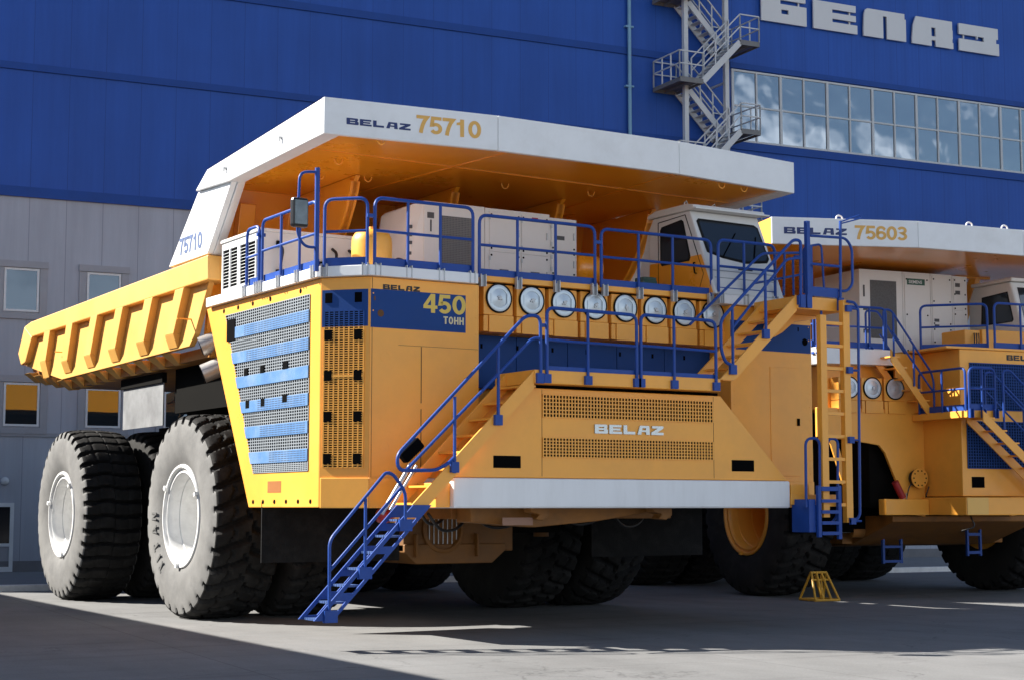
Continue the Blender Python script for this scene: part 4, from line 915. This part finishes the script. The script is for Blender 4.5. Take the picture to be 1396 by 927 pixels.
b = MB(); b.bar(fW.p(.45, .84, .03), fW.p(.95, 1.42, .03), .018, .014); b.bar(fW.p(1.2, .80, .03), fW.p(1.45, 1.38, .03), .018, .014); b.build('windscreen_wiper', BLK, cab_)
b = MB()
for v in (.52, .36): b.fbox(fW, .1, 1.6, v, v + .014, .0, .004)
b.build('panel_seam', mat('seam_grey', (.25, .26, .27), .6), cab_)
b = MB(); b.fbox(fW, .75, 1.1, .58, .64, .0, .01); b.build('cab_badge', LGK, cab_)
fD = left(X0, 26.7, 6.22)
b = MB(); pg = [(.30, .72), (1.18, .72), (1.22, .78), (1.0, 1.52), (.94, 1.56), (.30, 1.50), (.25, 1.44), (.25, .78)]; b.fprism(fD, pg, .001, .012); sw = b.build('side_window_seal', RUB, cab_)
cxm = sum(p[0] for p in pg) / len(pg); czm = sum(p[1] for p in pg) / len(pg)
b = MB(); b.fprism(fD, [(cxm + (p[0] - cxm) * .91, czm + (p[1] - czm) * .91) for p in pg], .0121, .015); b.build('side_window', CGL, sw)
b = MB()
seam = [(.18, .05), (.18, 1.6), (1.06, 1.64), (1.62, .42), (1.45, .05)]
for p, q in zip(seam[:-1], seam[1:]): b.bar(fD.p(*p, .004), fD.p(*q, .004), .012, .014)
b.build('door_seam', BLK, cab_)
b = MB(); b.tube(fillet([fD.p(1.36, .66, .0), fD.p(1.36, .66, .05), fD.p(1.40, .45, .05), fD.p(1.40, .45, 0)], .02), .014); b.build('door_handle', BLK, cab_)
b = MB(); 
for x in (19.9, 20.6): b.tube([(x, 25.9, 8.07), (x, 25.9, 8.16), (x + .05, 25.9, 8.2), (x + .08, 25.9, 8.12)], .014)
each(b, 1, 'lifting_eye', STL, cab_)
# camera box by the left stair
b = MB(); b.fbox(Fr((12.60, 23.85, 2.9), (.75, 0, .66), (-.66, 0, .75)), 0, .42, 0, .2, 0, .18); o = b.build('hydraulic_actuator', BLK, T1, bevel=.03)
b = MB(); b.tube([(12.72, 23.8, 2.9), (12.2, 23.8, 2.1)], .035, 10); b.tube([(12.82, 23.8, 2.87), (12.35, 23.8, 2.16)], .025, 10); b.build('actuator_rod', STL, o, smooth=True, auto=40)
# --- canopy and dump body
PT = [(11.80, 25.27), (15.02, 24.91), (19.03, 24.91), (22.2, 25.27)]
body = MB()
for s in (0, 1):
    mx_ = (lambda x: x) if s == 0 else (lambda x: 34 - x)
    xs = lambda a, b_: (min(mx_(a), mx_(b_)), max(mx_(a), mx_(b_)))
    a, c = xs(12.02, 12.14); body.prism('x', [(30.98, 6.62), (30.7, 7.1), (43.0, 6.93), (43.6, 6.86), (44.1, 6.22), (43.87, 5.88), (42.4, 5.62), (40.7, 5.33), (32.0, 5.43), (31.7, 5.66)], a, c)
b = MB(); b.prism('x', [(31.2, 5.42), (40.7, 5.31), (42.4, 5.6), (44.3, 5.95), (44.3, 5.8), (42.4, 5.3), (40.7, 5.12), (31.6, 5.2)], 12.3, 21.7); db = b.build('dump_body', mat('floor_paint_dark', (.40, .17, .025), .5, var=.2, dirt=(.12, .07, .03), dirt_amt=.5), T1)
each(body, 1, 'side_wall', YBD, db, bevel=.01)
for s in (0, 1):
    f_ = (lambda x: x) if s == 0 else (lambda x: 34 - x)
    P3 = lambda x, y_, z: (f_(x), y_, z)
    b = MB()
    rimp = [(30.63, 6.61), (43.27, 6.555), (43.95, 5.92), (44.15, 6.22), (43.62, 6.88), (43.02, 6.95), (33.28, 7.07), (30.66, 7.12)]
    b.prism('x', [(30.63, 6.61), (42.9, 6.555), (43.62, 6.88), (43.02, 6.95), (33.28, 7.07), (30.66, 7.10)], min(f_(11.86), f_(12.30)), max(f_(11.86), f_(12.30)))
    b.prism('x', [(42.901, 6.555), (43.45, 5.95), (43.85, 5.9), (44.15, 6.22), (43.621, 6.88)], min(f_(11.86), f_(12.25)), max(f_(11.86), f_(12.25)))
    b.build('body_rim', YBD, db, bevel=.025)
    for yt, yb in ((32.2, 32.75), (34.05, 34.55), (35.97, 36.45), (37.77, 38.23), (39.67, 40.03), (41.52, 41.86)):
        b = MB(); w2 = .25
        zb = 5.72 if yt < 41 else 5.85
        b.hexa([P3(11.86, yb + w2, zb), P3(11.86, yb - w2, zb), P3(12.019, yb - w2, zb), P3(12.019, yb + w2, zb), P3(11.86, yt + w2, 6.6), P3(11.86, yt - w2, 6.6), P3(12.019, yt - w2, 6.6), P3(12.019, yt + w2, 6.6)])
        b.hexa([P3(12.0, yb + w2 + .12, 5.45), P3(12.0, yb - w2 + .12, 5.45), P3(12.019, yb - w2 + .12, 5.45), P3(12.019, yb + w2 + .12, 5.45), P3(11.86, yb + w2, zb - .001), P3(11.86, yb - w2, zb - .001), P3(12.019, yb - w2, zb - .001), P3(12.019, yb + w2, zb - .001)])
        b.build('body_rib', YBD, db, bevel=.012)
    b = MB()
    if s == 0:
        for y_ in (31.9, 40.3): b.box(11.72, 12.02, y_, y_ + .04, 5.95, 5.975)
        each(b, 1, 'lashing_rod', YEL, db)
for k, (yt, zt) in enumerate([(45.0, 5.86), (44.0, 5.72), (43.1, 5.6), (42.1, 5.47), (41.0, 5.34), (40.0, 5.345), (39.1, 5.355), (38.2, 5.365), (37.3, 5.38), (36.3, 5.39), (35.3, 5.39), (34.4, 5.40), (33.5, 5.41)]):
    if yt > 44.2: continue
    b = MB()
    for xa, xb_, xc in ((12.06, 12.35, 12.95), (21.94, 21.65, 21.05)):
        sg_ = 1 if xc > xa else -1; b.hexa([(xa + sg_ * .26, yt - .20, zt - .25), (xa + sg_ * .26, yt + .10, zt - .25), (xa + sg_ * .50, yt + .10, zt - .22), (xa + sg_ * .50, yt - .20, zt - .22), (xa, yt - .24, zt - .01), (xa, yt + .28, zt - .01), (xa + sg_ * .24, yt + .28, zt + .0), (xa + sg_ * .24, yt - .24, zt + .0)])
    each(b, 1, 'floor_beam', YBD, db, bevel=.012)
# canopy
cp = MB()
for i in range(3):
    (xa, ya), (xb_, yb) = PT[i], PT[i + 1]; g = .004
    cp.hexa([(xa + g, ya, 8.47), (xb_ - g, yb, 8.47), (xb_ - g, yb + .10, 8.47), (xa + g, ya + .10, 8.47), (xa + g, ya, 9.1), (xb_ - g, yb, 9.1), (xb_ - g, yb + .10, 9.1), (xa + g, ya + .10, 9.1)])
can = cp.build('canopy', WHT, db, bevel=.012)
side = [(25.28, 9.1), (25.28, 8.47), (29.45, 8.36), (31.25, 8.45), (30.62, 8.78)]
MB().prism('x', side, 11.80, 12.12).build('canopy_side', WHT, can, bevel=.02); MB().prism('x', side, 21.88, 22.2).build('canopy_side', WHT, can, bevel=.02)
b = MB(); b.add([(11.8, 25.3, 9.09), (15.02, 25.0, 9.09), (19.03, 25.0, 9.09), (22.2, 25.3, 9.09), (22.2, 30.62, 8.77), (11.8, 30.62, 8.77)], [(0, 1, 2, 3, 4, 5)]); 
b.prism('z', [(12.121, 25.36), (15.02, 25.03), (19.03, 25.03), (21.879, 25.36), (21.879, 31.3), (12.121, 31.3)], 8.50, 8.6)
b.build('canopy_ceiling', ORG, can)
b = MB(); b.bar((12.2, 26.6, 8.492), (21.8, 26.9, 8.492), .03, .012); b.bar((15.3, 25.1, 8.492), (14.6, 31.0, 8.492), .03, .012); b.bar((19.0, 25.1, 8.492), (19.4, 31.0, 8.492), .03, .012); b.build('weld_seam', ORG, can)
b = MB()
for x, y_ in ((12.9, 25.3), (13.0, 27.2), (14.2, 28.4), (13.3, 28.6), (16.8, 27.6), (20.4, 25.35), (21.0, 25.4), (18.7, 27.4)):
    b.tube(fillet([(x - .08, y_, 8.5), (x - .06, y_, 8.43), (x + .0, y_, 8.40), (x + .06, y_, 8.43), (x + .08, y_, 8.5)], .03), .012, 6)
each(b, 1, 'lifting_eye', YEL, can)
b = MB()
for y_, z in ((27.0, 8.72), (29.6, 8.62)): b.box(11.77, 11.80, y_, y_ + .08, z, z + .03); b.box(11.74, 11.77, y_ + .02, y_ + .05, z - .06, z + .03)
each(b, 1, 'lashing_lug', STL, can)
b = MB(); logo(b, Fr((12.20, 25.27 - .4 * .1118, 8.665), (3.22, -.36, 0), (0, 0, 1)), .112, total=1.2, d=.003, off=.003); b.build('logo', LGB, can)
b = MB(); bold(b, Fr((13.47, 25.27 - 1.67 * .1118, 8.645), (3.22, -.36, 0), (0, 0, 1)), '75710', .31, pitch=.79, sx=1.2); b.build('model_number', DEC, can)
# side support (white) and front wall (orange)
for s in (0, 1):
    f_ = (lambda x: x) if s == 0 else (lambda x: 34 - x)
    MB().prism('x', [(31.3, 8.44), (32.9, 7.13), (30.73, 7.13), (29.55, 8.37)], min(f_(11.88), f_(12.0)), max(f_(11.88), f_(12.0))).build('canopy_support', WHT, can, bevel=.012)
    b = MB(); b.hexa([(f_(12.001), 29.5, 8.37), (f_(12.2), 29.60, 8.42), (f_(12.2), 29.75, 8.40), (f_(12.001), 29.65, 8.37), (f_(12.001), 30.72, 7.12), (f_(12.2), 30.78, 7.12), (f_(12.2), 31.0, 7.12), (f_(12.001), 30.9, 7.12)]); b.build('support_return', WHT, can, bevel=.01)
b = MB(); bold(b, left(11.88, 32.28, 7.29), '75710', .34, pitch=.74, sx=1.12)
# slant the side number along the body rim
b.build('model_number', DEB, can)
b = MB(); b.hexa([(12.205, 30.9, 8.5), (21.795, 30.9, 8.5), (21.795, 31.05, 8.5), (12.205, 31.05, 8.5), (12.205, 31.6, 5.35), (21.795, 31.6, 5.35), (21.795, 31.75, 5.35), (12.205, 31.75, 5.35)]); fw = b.build('front_wall', ORG, db)
for k in range(9):
    x = 12.55 + k * 1.05; b = MB(); b.hexa([(x, 30.7, 8.2), (x + .34, 30.7, 8.2), (x + .34, 30.95, 8.2), (x, 30.95, 8.2), (x, 31.35, 5.6), (x + .34, 31.35, 5.6), (x + .34, 31.6, 5.6), (x, 31.6, 5.6)]); b.build('wall_rib', ORG, fw, bevel=.02)
for x in (13.9, 16.1, 18.6, 20.9):
    n = 10
    garc = [(28.3, 8.49)] + [(30.9 - 2.5 * math.cos(t) ** 1.3, 8.4 - 2.2 * math.sin(t) ** 1.5) for t in np.linspace(.02, math.pi / 2, n)] + [(31.2, 6.2), (31.0, 8.49)]
    b = MB(); b.prism('x', garc, x, x + .09); b.prism('x', [(a, z - .0) for a, z in garc[1:-2]] + [(a + .12, z + .06) for a, z in garc[1:-2]][::-1], x - .05, x + .14); b.build('canopy_gusset', ORG, fw)
# ------------------------------------------------------------------ second haul truck behind on the right (built in its own axes)
T2L = Vector((27.1, 33.0, 0)); T2R = R(-7.5)
T2 = thing('haul_truck', T2L, 'yellow mining dump truck behind on the right, with three air filters and blue engine grille', 'dump truck', T2R, group='mining dump trucks parked in the yard', offs=False)
for x in (.74, 8.06): wheel(T2, x, 0, 0 if x < 4 else math.pi, TY_D, RIMO)
for x in (.74, 2.35, 6.45, 8.06): wheel(T2, x, 6.6, 0 if x < 4 else math.pi, TY_DB, RIMO)
b = MB(); b.box(2.9, 5.9, -3.0, 10, 2.001, 3.2); b.box(1.7, 7.1, 5.9, 7.3, 1.5, 2.5); b.box(2.6, 6.2, -.6, .6, 1.3, 2.2); b.box(.9, 7.9, 1.2, 4.4, 3.9, 5.8); b.box(1.7, 2.9, -3.0, 3.5, 2.2, 4.4); b.box(6.0, 7.2, -3.0, 3.5, 2.2, 4.4); b.build('chassis', DRK, T2)
b = MB(); b.prism('x', [(0, 1.2), (0, 2.0), (-3.2, 2.0), (-3.2, 1.86), (-1.5, 1.28)], 2.2, 6.6); b.box(1.9, 6.9, -1.55, -1.0, 1.3, 1.7); b.lathe((2.35, -1.95, 1.62), 'x', [(0, -.5), (.16, -.5), (.16, .5), (0, .5)], 20); b.build('axle_beam', mat('shaded_grimy_orange', (.20, .08, .013), .6, var=.3, scale=2, dirt=(.07, .045, .02), dirt_amt=.5), T2, bevel=.02)  # same darkened orange, carrying the shade below the truck
b = MB(); b.tube([(1.85, -1.95, 1.62), (1.4, -1.95, 1.62)], .04, 10); b.build('steering_rod', STL, T2, smooth=True)
b = MB(); b.tube(fillet([(2.6, -2.1, 1.65), (3.3, -2.2, 1.7), (3.5, -2.4, 2.1)], .2), .06); b.build('hose', HOS, T2, smooth=True, auto=50)
b = MB(); b.box(2.86, 2.92, -1.9, -1.83, .82, 1.75); b.box(3.40, 3.46, -1.9, -1.83, .82, 1.75)
for z in (.84, 1.2, 1.68): b.box(2.921, 3.399, -1.9, -1.82, z, z + .06)
b.build('hanging_step', BLU, T2)
b = MB(); b.box(4.9, 4.95, -2.6, -2.53, 1.0, 1.9); b.box(5.3, 5.35, -2.6, -2.53, 1.0, 1.9); b.box(4.951, 5.299, -2.6, -2.53, 1.05, 1.12); b.box(4.951, 5.299, -2.6, -2.53, 1.5, 1.57); b.build('hanging_step', BLU, T2)
# front fender sheet with wheel arch
for f_ in ((lambda x: x), (lambda x: 8.8 - x)):
    b = MB(); P = [(.02, 4.55), (.02, 3.85), (.86, 3.80), (1.49, 3.72), (1.78, 3.68), (1.95, 3.5), (2.62, 2.05), (3.1, 1.98), (3.1, 5.9), (2.3, 5.9), (2.3, 4.55)]
    b.fprism(Fr((f_(0), -3.3, 0), (1 if f_(1) == 1 else -1, 0, 0), (0, 0, 1), (0, -1, 0)), P, -.08, 0); b.build('front_fender', YEL, T2, bevel=.012)
    b = MB(); b.box(min(f_(.55), f_(2.3)), max(f_(.55), f_(2.3)), -2.95, -1.0, 4.56, 5.6); b.build('deck_support', YEL, T2)
b = MB(); b.prism('y', [(.05, 4.55), (.3, 4.55), (.95, 2.4), (.8, 2.4)], -3.36, -3.31); b.build('ladder_brace', YEL, T2)
b = MB(); b.lathe((2.83, -3.3, 2.05), 'y', [(.0, .0), (.05, -.0)], 8)
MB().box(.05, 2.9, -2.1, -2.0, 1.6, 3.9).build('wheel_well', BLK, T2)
for k in range(3): air_filter(T2, .93 + .66 * k, -3.32, 5.04, wd=.6)
b = MB(); b.fprism(front(0, -3.4, 0), [(-.05, 5.96), (2.15, 5.96), (2.24, 5.60), (.14, 5.58)], -.6, 0); b.build('deck_edge', WHT, T2, bevel=.01)
b = MB(); b.box(-.05, 8.85, -2.79, 4.0, 5.9, 5.98); b.build('deck', MATS['deck_plate'], T2)
rail(T2, (.05, -3.3, 5.97), (.75, -3.3, 5.97), posts=(), h=1.0, m=BLU); rail(T2, (.85, -3.3, 5.97), (2.05, -3.3, 5.97), posts=(.6,), h=1.0, m=BLU); rail(T2, (0.0, -3.25, 5.97), (0.0, -.5, 5.97), posts=(.33, .66), h=1.05, m=BLU)
# engine block front with blue grille
b = MB(); b.box(3.1, 5.7, -4.7, -2.8, 2.46, 5.92); eng = b.build('engine_cowl', YEL, T2, bevel=.02)
fE = front(0, -4.7, 0)
for z0, z1, xl in ((4.50, 5.60, .12), (3.12, 4.22, 0)):
    o = MB().fprism(fE, [(3.26, z0), (5.54, z0), (5.54, z1), (3.26 + xl, z1)], -.01, .004).build('engine_grille', BLK, eng)
    perforated(front(3.26 + xl, -4.7, z0), 2.28 - xl, z1 - z0, 30, 16, .026, .022, .006, .03).build('grille_bars', NAV, o)
b = MB(); logo(b, front(4.50, -4.7, 5.70), .13, d=.004, off=.003, total=1.05); b.build('logo', LGK, eng)
MB().fbox(fE, 3.36, 3.74, 2.66, 2.92, -.01, .006).build('lamp_recess', BLK, eng, bevel=.02)
b = MB(); b.box(2.98, 5.82, -4.95, -2.8, 2.02, 2.44); b.box(1.72, 2.979, -3.6, -3.305, 2.02, 2.4); bm2 = b.build('bumper', YEL, T2, bevel=.02)
MB().box(3.0, 3.62, -4.97, -4.951, 2.03, 2.43).build('bumper_panel', mat('pale_yellow_panel', (.80, .46, .11), .45, var=.05), bm2, bevel=.006)
b = MB(); b.tube(fillet([(3.3, -4.7, 2.0), (3.4, -4.75, 1.75), (3.1, -4.6, 1.65)], .1), .02); b.build('hose', HOS, T2, smooth=True)
# hose reel
b = MB(); b.lathe((2.8, -3.4, 2.9), 'y', [(0, -.10), (.235, -.10), (.24, -.085), (.235, -.07), (.12, -.068)], 32); hrl = b.build('hose_reel', YEL, T2, smooth=True, auto=30)
b = MB()
for k in range(10): t = k * .628; b.lathe((2.8 + .18 * math.cos(t), -3.501, 2.9 + .18 * math.sin(t)), 'y', [(.02, 0), (.02, -.004), (0, -.004)], 10)
each(b, 1, 'reel_hole', BLK, hrl)
b = MB(); b.lathe((2.8, -3.4, 2.9), 'y', [(.2, -.066), (.2, .08), (0, .08)], 28); b.tube(fillet([(2.8, -3.45, 2.85), (2.55, -3.42, 2.75), (2.45, -3.4, 2.35)], .2), .016); b.tube(fillet([(3.1, -3.45, 2.7), (3.0, -3.42, 2.45), (3.2, -3.42, 2.4)], .1), .016); b.build('hose', HOS, hrl, smooth=True, auto=50)
# stairs and landings
truck_stair(T2, (1.72, 5.93), (2.98, 4.40), -3.92, -3.25, 6, YEL, th=.28)
MB().box(2.75, 3.62, -5.35, -3.32, 4.27, 4.43).build('landing', YEL, T2, bevel=.01)
truck_stair(T2, (3.05, 4.43), (5.5, 2.45), -5.55, -4.98, 7, YEL, th=.26)
ya = -3.95
m_ = MB(); m_.tube(fillet([(1.5, ya, 5.9), (1.5, ya, 6.85), (1.72, ya, 6.85), (2.85, ya, 5.42), (2.92, ya, 5.2), (2.92, ya, 4.35)], .1), .026); m_.tube([(1.74, ya, 6.35), (2.9, ya, 4.95)], .024)
for x in (1.78, 2.35): m_.tube([(x, ya, 5.83 - 1.214 * (x - 1.72)), (x, ya, 6.85 - 1.265 * (x - 1.72))], .024)
m_.tube(fillet([(1.5, -3.25, 5.9), (1.5, -3.25, 6.9), (1.85, -3.25, 6.9), (3.0, -3.25, 5.45), (3.0, -3.25, 4.4)], .1), .026); m_.tube([(1.9, -3.25, 6.35), (3.0, -3.25, 4.95)], .022)
m_.build('handrail', BLU, T2, smooth=True, auto=40)
rail(T2, (2.80, -5.38, 4.42), (3.55, -5.38, 4.42), posts=(.5,), h=1.0, m=BLU, toe=.14)
rail(T2, (2.76, -3.6, 4.42), (2.76, -5.3, 4.42), posts=(.5,), h=1.0, m=BLU, foot=False)
yb = -5.58
for yb in (-5.58, -4.95):
    m_ = MB(); m_.tube(fillet([(3.62, yb, 4.0), (3.62, yb, 5.35), (3.82, yb, 5.38), (5.6, yb, 3.9), (5.6, yb, 2.6)], .12), .026); m_.tube([(3.66, yb, 4.9), (5.6, yb, 3.3)], .024); m_.tube([(4.75, yb, 3.05), (4.75, yb, 4.6)], .024)
    m_.build('handrail', BLU, T2, smooth=True, auto=40)
# deck things
mc = MB(); mc.box(2.82, 4.16, -1.2, .8, 5.985, 8.26); c2 = mc.build('electrical_cabinet', CAB, T2, bevel=.008)
for a, c, z in ((4.17, 5.05, 8.26), (5.06, 5.75, 8.26), (5.76, 6.25, 8.24)): MB().box(a, c, -1.2, .8, 5.985, z).build('cabinet_bay', CAB, c2, bevel=.008)
for a, c, z0, z1 in ((4.22, 5.0, 6.1, 8.2), (5.1, 5.72, 6.1, 6.85), (5.1, 5.72, 6.88, 8.2), (5.8, 6.2, 6.1, 7.3), (5.8, 6.2, 7.33, 8.18)):
    o = MB().box(a, c, -1.22, -1.201, z0, z1).build('cabinet_door', CAB, c2, bevel=.004)
    b = MB()
    for u in (.08, .92):
        for v in (.06, .5, .94): b.lathe((a + (c - a) * u, -1.22, z0 + (z1 - z0) * v), 'y', [(.022, 0), (.022, -.008), (0, -.009)], 10)
    each(b, 1, 'door_bolt', BLK, o)
MB().box(3.15, 3.96, -1.215, -1.201, 6.5, 7.99).build('vent_mesh', MESHG, c2)
b = MB(); b.box(2.93, 2.98, -1.21, -1.201, 7.55, 7.85); b.box(2.92, 3.06, -1.21, -1.201, 7.2, 7.26); b.box(2.92, 3.1, -1.21, -1.201, 6.62, 6.72)
for z in (7.95, 7.75): b.box(5.85, 6.0, -1.228, -1.221, z, z + .1)
for z in (7.0, 6.85): b.box(5.15, 5.3, -1.228, -1.221, z, z + .08)
each(b, 1, 'warning_label', MATS['label_dark_grey'], c2)
sgn = MB().box(4.30, 4.86, -1.232, -1.2215, 7.93, 8.09).build('cabinet_sign', GRN, c2)
b = MB(); b.text(front(4.345, -1.232, 7.965), 'SIEMENS', .085, d=.003, off=.001, bold=.02, sx=1.0); b.build('sign_lettering', FRW, sgn)
b = MB(); b.box(5.0, 7.4, -3.25, -2.2, 5.985, 6.6); b.build('deck_box', YEL, T2, bevel=.02)
b = MB(); b.box(4.5, 4.99, -3.2, -2.3, 5.985, 6.58); b.build('deck_box', YEL, T2, bevel=.02)
b = MB()
for k in range(3): b.tube(fillet([(4.75 + .07 * k, -3.22, 6.1), (4.72 + .07 * k, -3.3, 6.3), (4.78 + .07 * k, -3.22, 6.5)], .05), .014)
each(b, 1, 'cable', HOS, T2, smooth=True, auto=50)
MB().box(2.7, 8.6, -4.72, -2.8, 5.925, 5.975).build('walkway', YEL, T2)
rail(T2, (3.0, -3.4, 5.97), (4.2, -4.4, 5.97), posts=(), h=1.1, m=BLU, foot=False); rail(T2, (4.25, -4.6, 5.97), (6.9, -4.6, 5.97), posts=(.3, .7), h=1.1, m=BLU, foot=False)
b = MB(); b.prism('x', [(-3.0, 6.2), (-2.35, 8.0), (-.9, 8.0), (-.7, 7.6), (-.7, 6.2)], 6.7, 8.5); cb = b.build('cab', CAB, T2, bevel=.05)
fD2 = left(6.7, -.9, 6.2); b = MB(); pg = [(.3, .75), (1.5, .75), (1.55, .8), (1.35, 1.55), (.35, 1.5)]; b.fprism(fD2, pg, .001, .012); o = b.build('side_window_seal', RUB, cb)
b = MB(); cxm = sum(p[0] for p in pg) / 5; czm = sum(p[1] for p in pg) / 5; b.fprism(fD2, [(cxm + (p[0] - cxm) * .92, czm + (p[1] - czm) * .92) for p in pg], .0121, .015); b.build('side_window', CGL, o)
fW2 = Fr((6.7, -3.0, 6.2), (1, 0, 0), (0, .65, 1.8)); b = MB(); b.fprism(fW2, [(.12, .85), (1.68, .85), (1.62, 1.75), (.18, 1.75)], .001, .014); b.build('windscreen', CGL, cb)
b = MB(); b.box(6.66, 8.55, -2.45, -.85, 8.005, 8.1); b.build('cab_roof', CAB, cb, bevel=.03)
# canopy and body
P2 = [(-.8, -2.76), (2.78, -3.68), (6.02, -3.68), (9.6, -2.76)]
b = MB(); b.box(-.35, 9.15, 4.5, 14.0, 5.3, 6.9); db2 = b.build('dump_body', YEL, T2, bevel=.03)
cp = MB()
for i in range(3):
    (xa, ya_), (xb_, yb_) = P2[i], P2[i + 1]; g = .004
    cp.hexa([(xa + g, ya_, 8.45), (xb_ - g, yb_, 8.45), (xb_ - g, yb_ + .1, 8.45), (xa + g, ya_ + .1, 8.45), (xa + g, ya_, 9.1), (xb_ - g, yb_, 9.1), (xb_ - g, yb_ + .1, 9.1), (xa + g, ya_ + .1, 9.1)])
can2 = cp.build('canopy', WHT, db2, bevel=.012)
for xa in (-.8, 9.3): MB().prism('x', [(-2.74, 9.1), (-2.74, 8.45), (4.2, 8.1), (4.8, 8.5)], xa, xa + .3).build('canopy_side', YEL, can2, bevel=.02)
b = MB(); b.add([(-.8, -2.7, 9.09), (2.78, -3.6, 9.09), (6.02, -3.6, 9.09), (9.6, -2.7, 9.09), (9.6, 4.4, 8.55), (-.8, 4.4, 8.55)], [(0, 1, 2, 3, 4, 5)]); b.hexa([(-.49, -2.6, 8.5), (2.78, -3.55, 8.5), (2.78, 4.6, 8.2), (-.49, 4.6, 8.2), (-.49, -2.6, 8.58), (2.78, -3.55, 8.58), (2.78, 4.6, 8.28), (-.49, 4.6, 8.28)]); b.hexa([(2.781, -3.55, 8.5), (6.019, -3.55, 8.5), (6.019, 4.6, 8.2), (2.781, 4.6, 8.2), (2.781, -3.55, 8.58), (6.019, -3.55, 8.58), (6.019, 4.6, 8.28), (2.781, 4.6, 8.28)]); b.hexa([(6.02, -3.55, 8.5), (9.29, -2.6, 8.5), (9.29, 4.6, 8.2), (6.02, 4.6, 8.2), (6.02, -3.55, 8.58), (9.29, -2.6, 8.58), (9.29, 4.6, 8.28), (6.02, 4.6, 8.28)]); b.build('canopy_ceiling', ORG, can2)
b = MB(); b.hexa([(-.4, 4.0, 8.3), (9.2, 4.0, 8.3), (9.2, 4.2, 8.3), (-.4, 4.2, 8.3), (-.4, 4.6, 5.3), (9.2, 4.6, 5.3), (9.2, 4.8, 5.3), (-.4, 4.8, 5.3)]); b.build('front_wall', ORG, db2)
for x in (1.2, 6.9): b = MB(); b.bar((x, 1.2, 8.4), (x, 3.9, 6.2), .3, .35); b.build('canopy_gusset', YEL, db2)
b = MB(); b.bar((7.3, -.3, 8.45), (7.1, .2, 7.0), .25, .2); b.bar((6.6, -.3, 8.42), (7.7, -.3, 8.42), .2, .15); b.build('canopy_gusset', YEL, db2)
b = MB()
for x, y_ in ((.9, -3.1), (4.4, -3.6), (5.5, -3.6), (7.6, -3.2)): b.tube(fillet([(x - .1, y_, 9.08), (x - .08, y_, 9.17), (x, y_, 9.2), (x + .08, y_, 9.17), (x + .1, y_, 9.08)], .05), .02)
each(b, 1, 'lifting_eye', WHT, can2)
d2 = Vector((3.58, -.92, 0)).normalized()
b = MB(); logo(b, Fr(Vector((-.8, -2.76, 8.70)) + d2 * .30, d2, (0, 0, 1)), .16, total=1.62, d=.003, off=.003); b.build('logo', LGB, can2)
b = MB(); bold(b, Fr(Vector((-.8, -2.76, 8.61)) + d2 * 2.08, d2, (0, 0, 1)), '75603', .34, pitch=.79, sx=1.2); b.build('model_number', DEC, can2)
# ------------------------------------------------------------------ loose things
def t2w(p): return T2L + Matrix.Rotation(T2R, 3, 'Z') @ Vector(p)
ex = thing('fire_extinguisher', t2w((2.22, -3.45, 2.35)), 'red fire extinguisher strapped beside the wheel arch of the right-hand truck', 'fire extinguisher', T2R, offs=False)
b = MB(); b.tube([(.10, 0, .08), (-.12, 0, .46)], .085, 18); 
cy_ = b.build('cylinder', RED, ex, smooth=True, auto=40)
b = MB(); b.tube([(.10, 0, .078), (.135, 0, .02)], .03, 10); b.tube(fillet([(.13, 0, .02), (.2, -.02, .03), (.16, -.05, .2)], .05), .012); b.build('valve', STL, ex, smooth=True, auto=40)
ck = thing('wheel_chock', (27.2, 30.3, 0), 'yellow tubular wheel chock standing against the front tyre of the right-hand truck', 'wheel chock', R(-7.5), offs=False)
b = MB(); r = .035
for x in (-.42, -.14, .14, .42): b.tube([(x, -.38, .03), (x * .62, .05, .78)], r)
for x in (-.42, .42): b.tube([(x, .45, .03), (x * .62, .08, .78)], r); b.tube([(x, -.38, .035), (x, .45, .035)], r)
b.tube([(-.42, -.38, .035), (.42, -.38, .035)], r); b.tube([(-.42, .45, .035), (.42, .45, .035)], r); b.tube([(-.28, .06, .78), (.28, .06, .78)], r); b.tube([(-.3, -.02, .58), (.3, -.02, .58)], r * .9); b.tube([(-.14, -.38, .035), (.1, .1, .7)], r * .8); b.tube([(.3, .4, .05), (-.1, .1, .7)], r * .8)
b.v = [(p[0] * .8, p[1] * .8, p[2] * .85) for p in b.v]; b.build('frame', mat('chock_yellow', (.62, .33, .03), .5, var=.15, dirt=(.25, .14, .04), dirt_amt=.4), ck, smooth=True, auto=40)
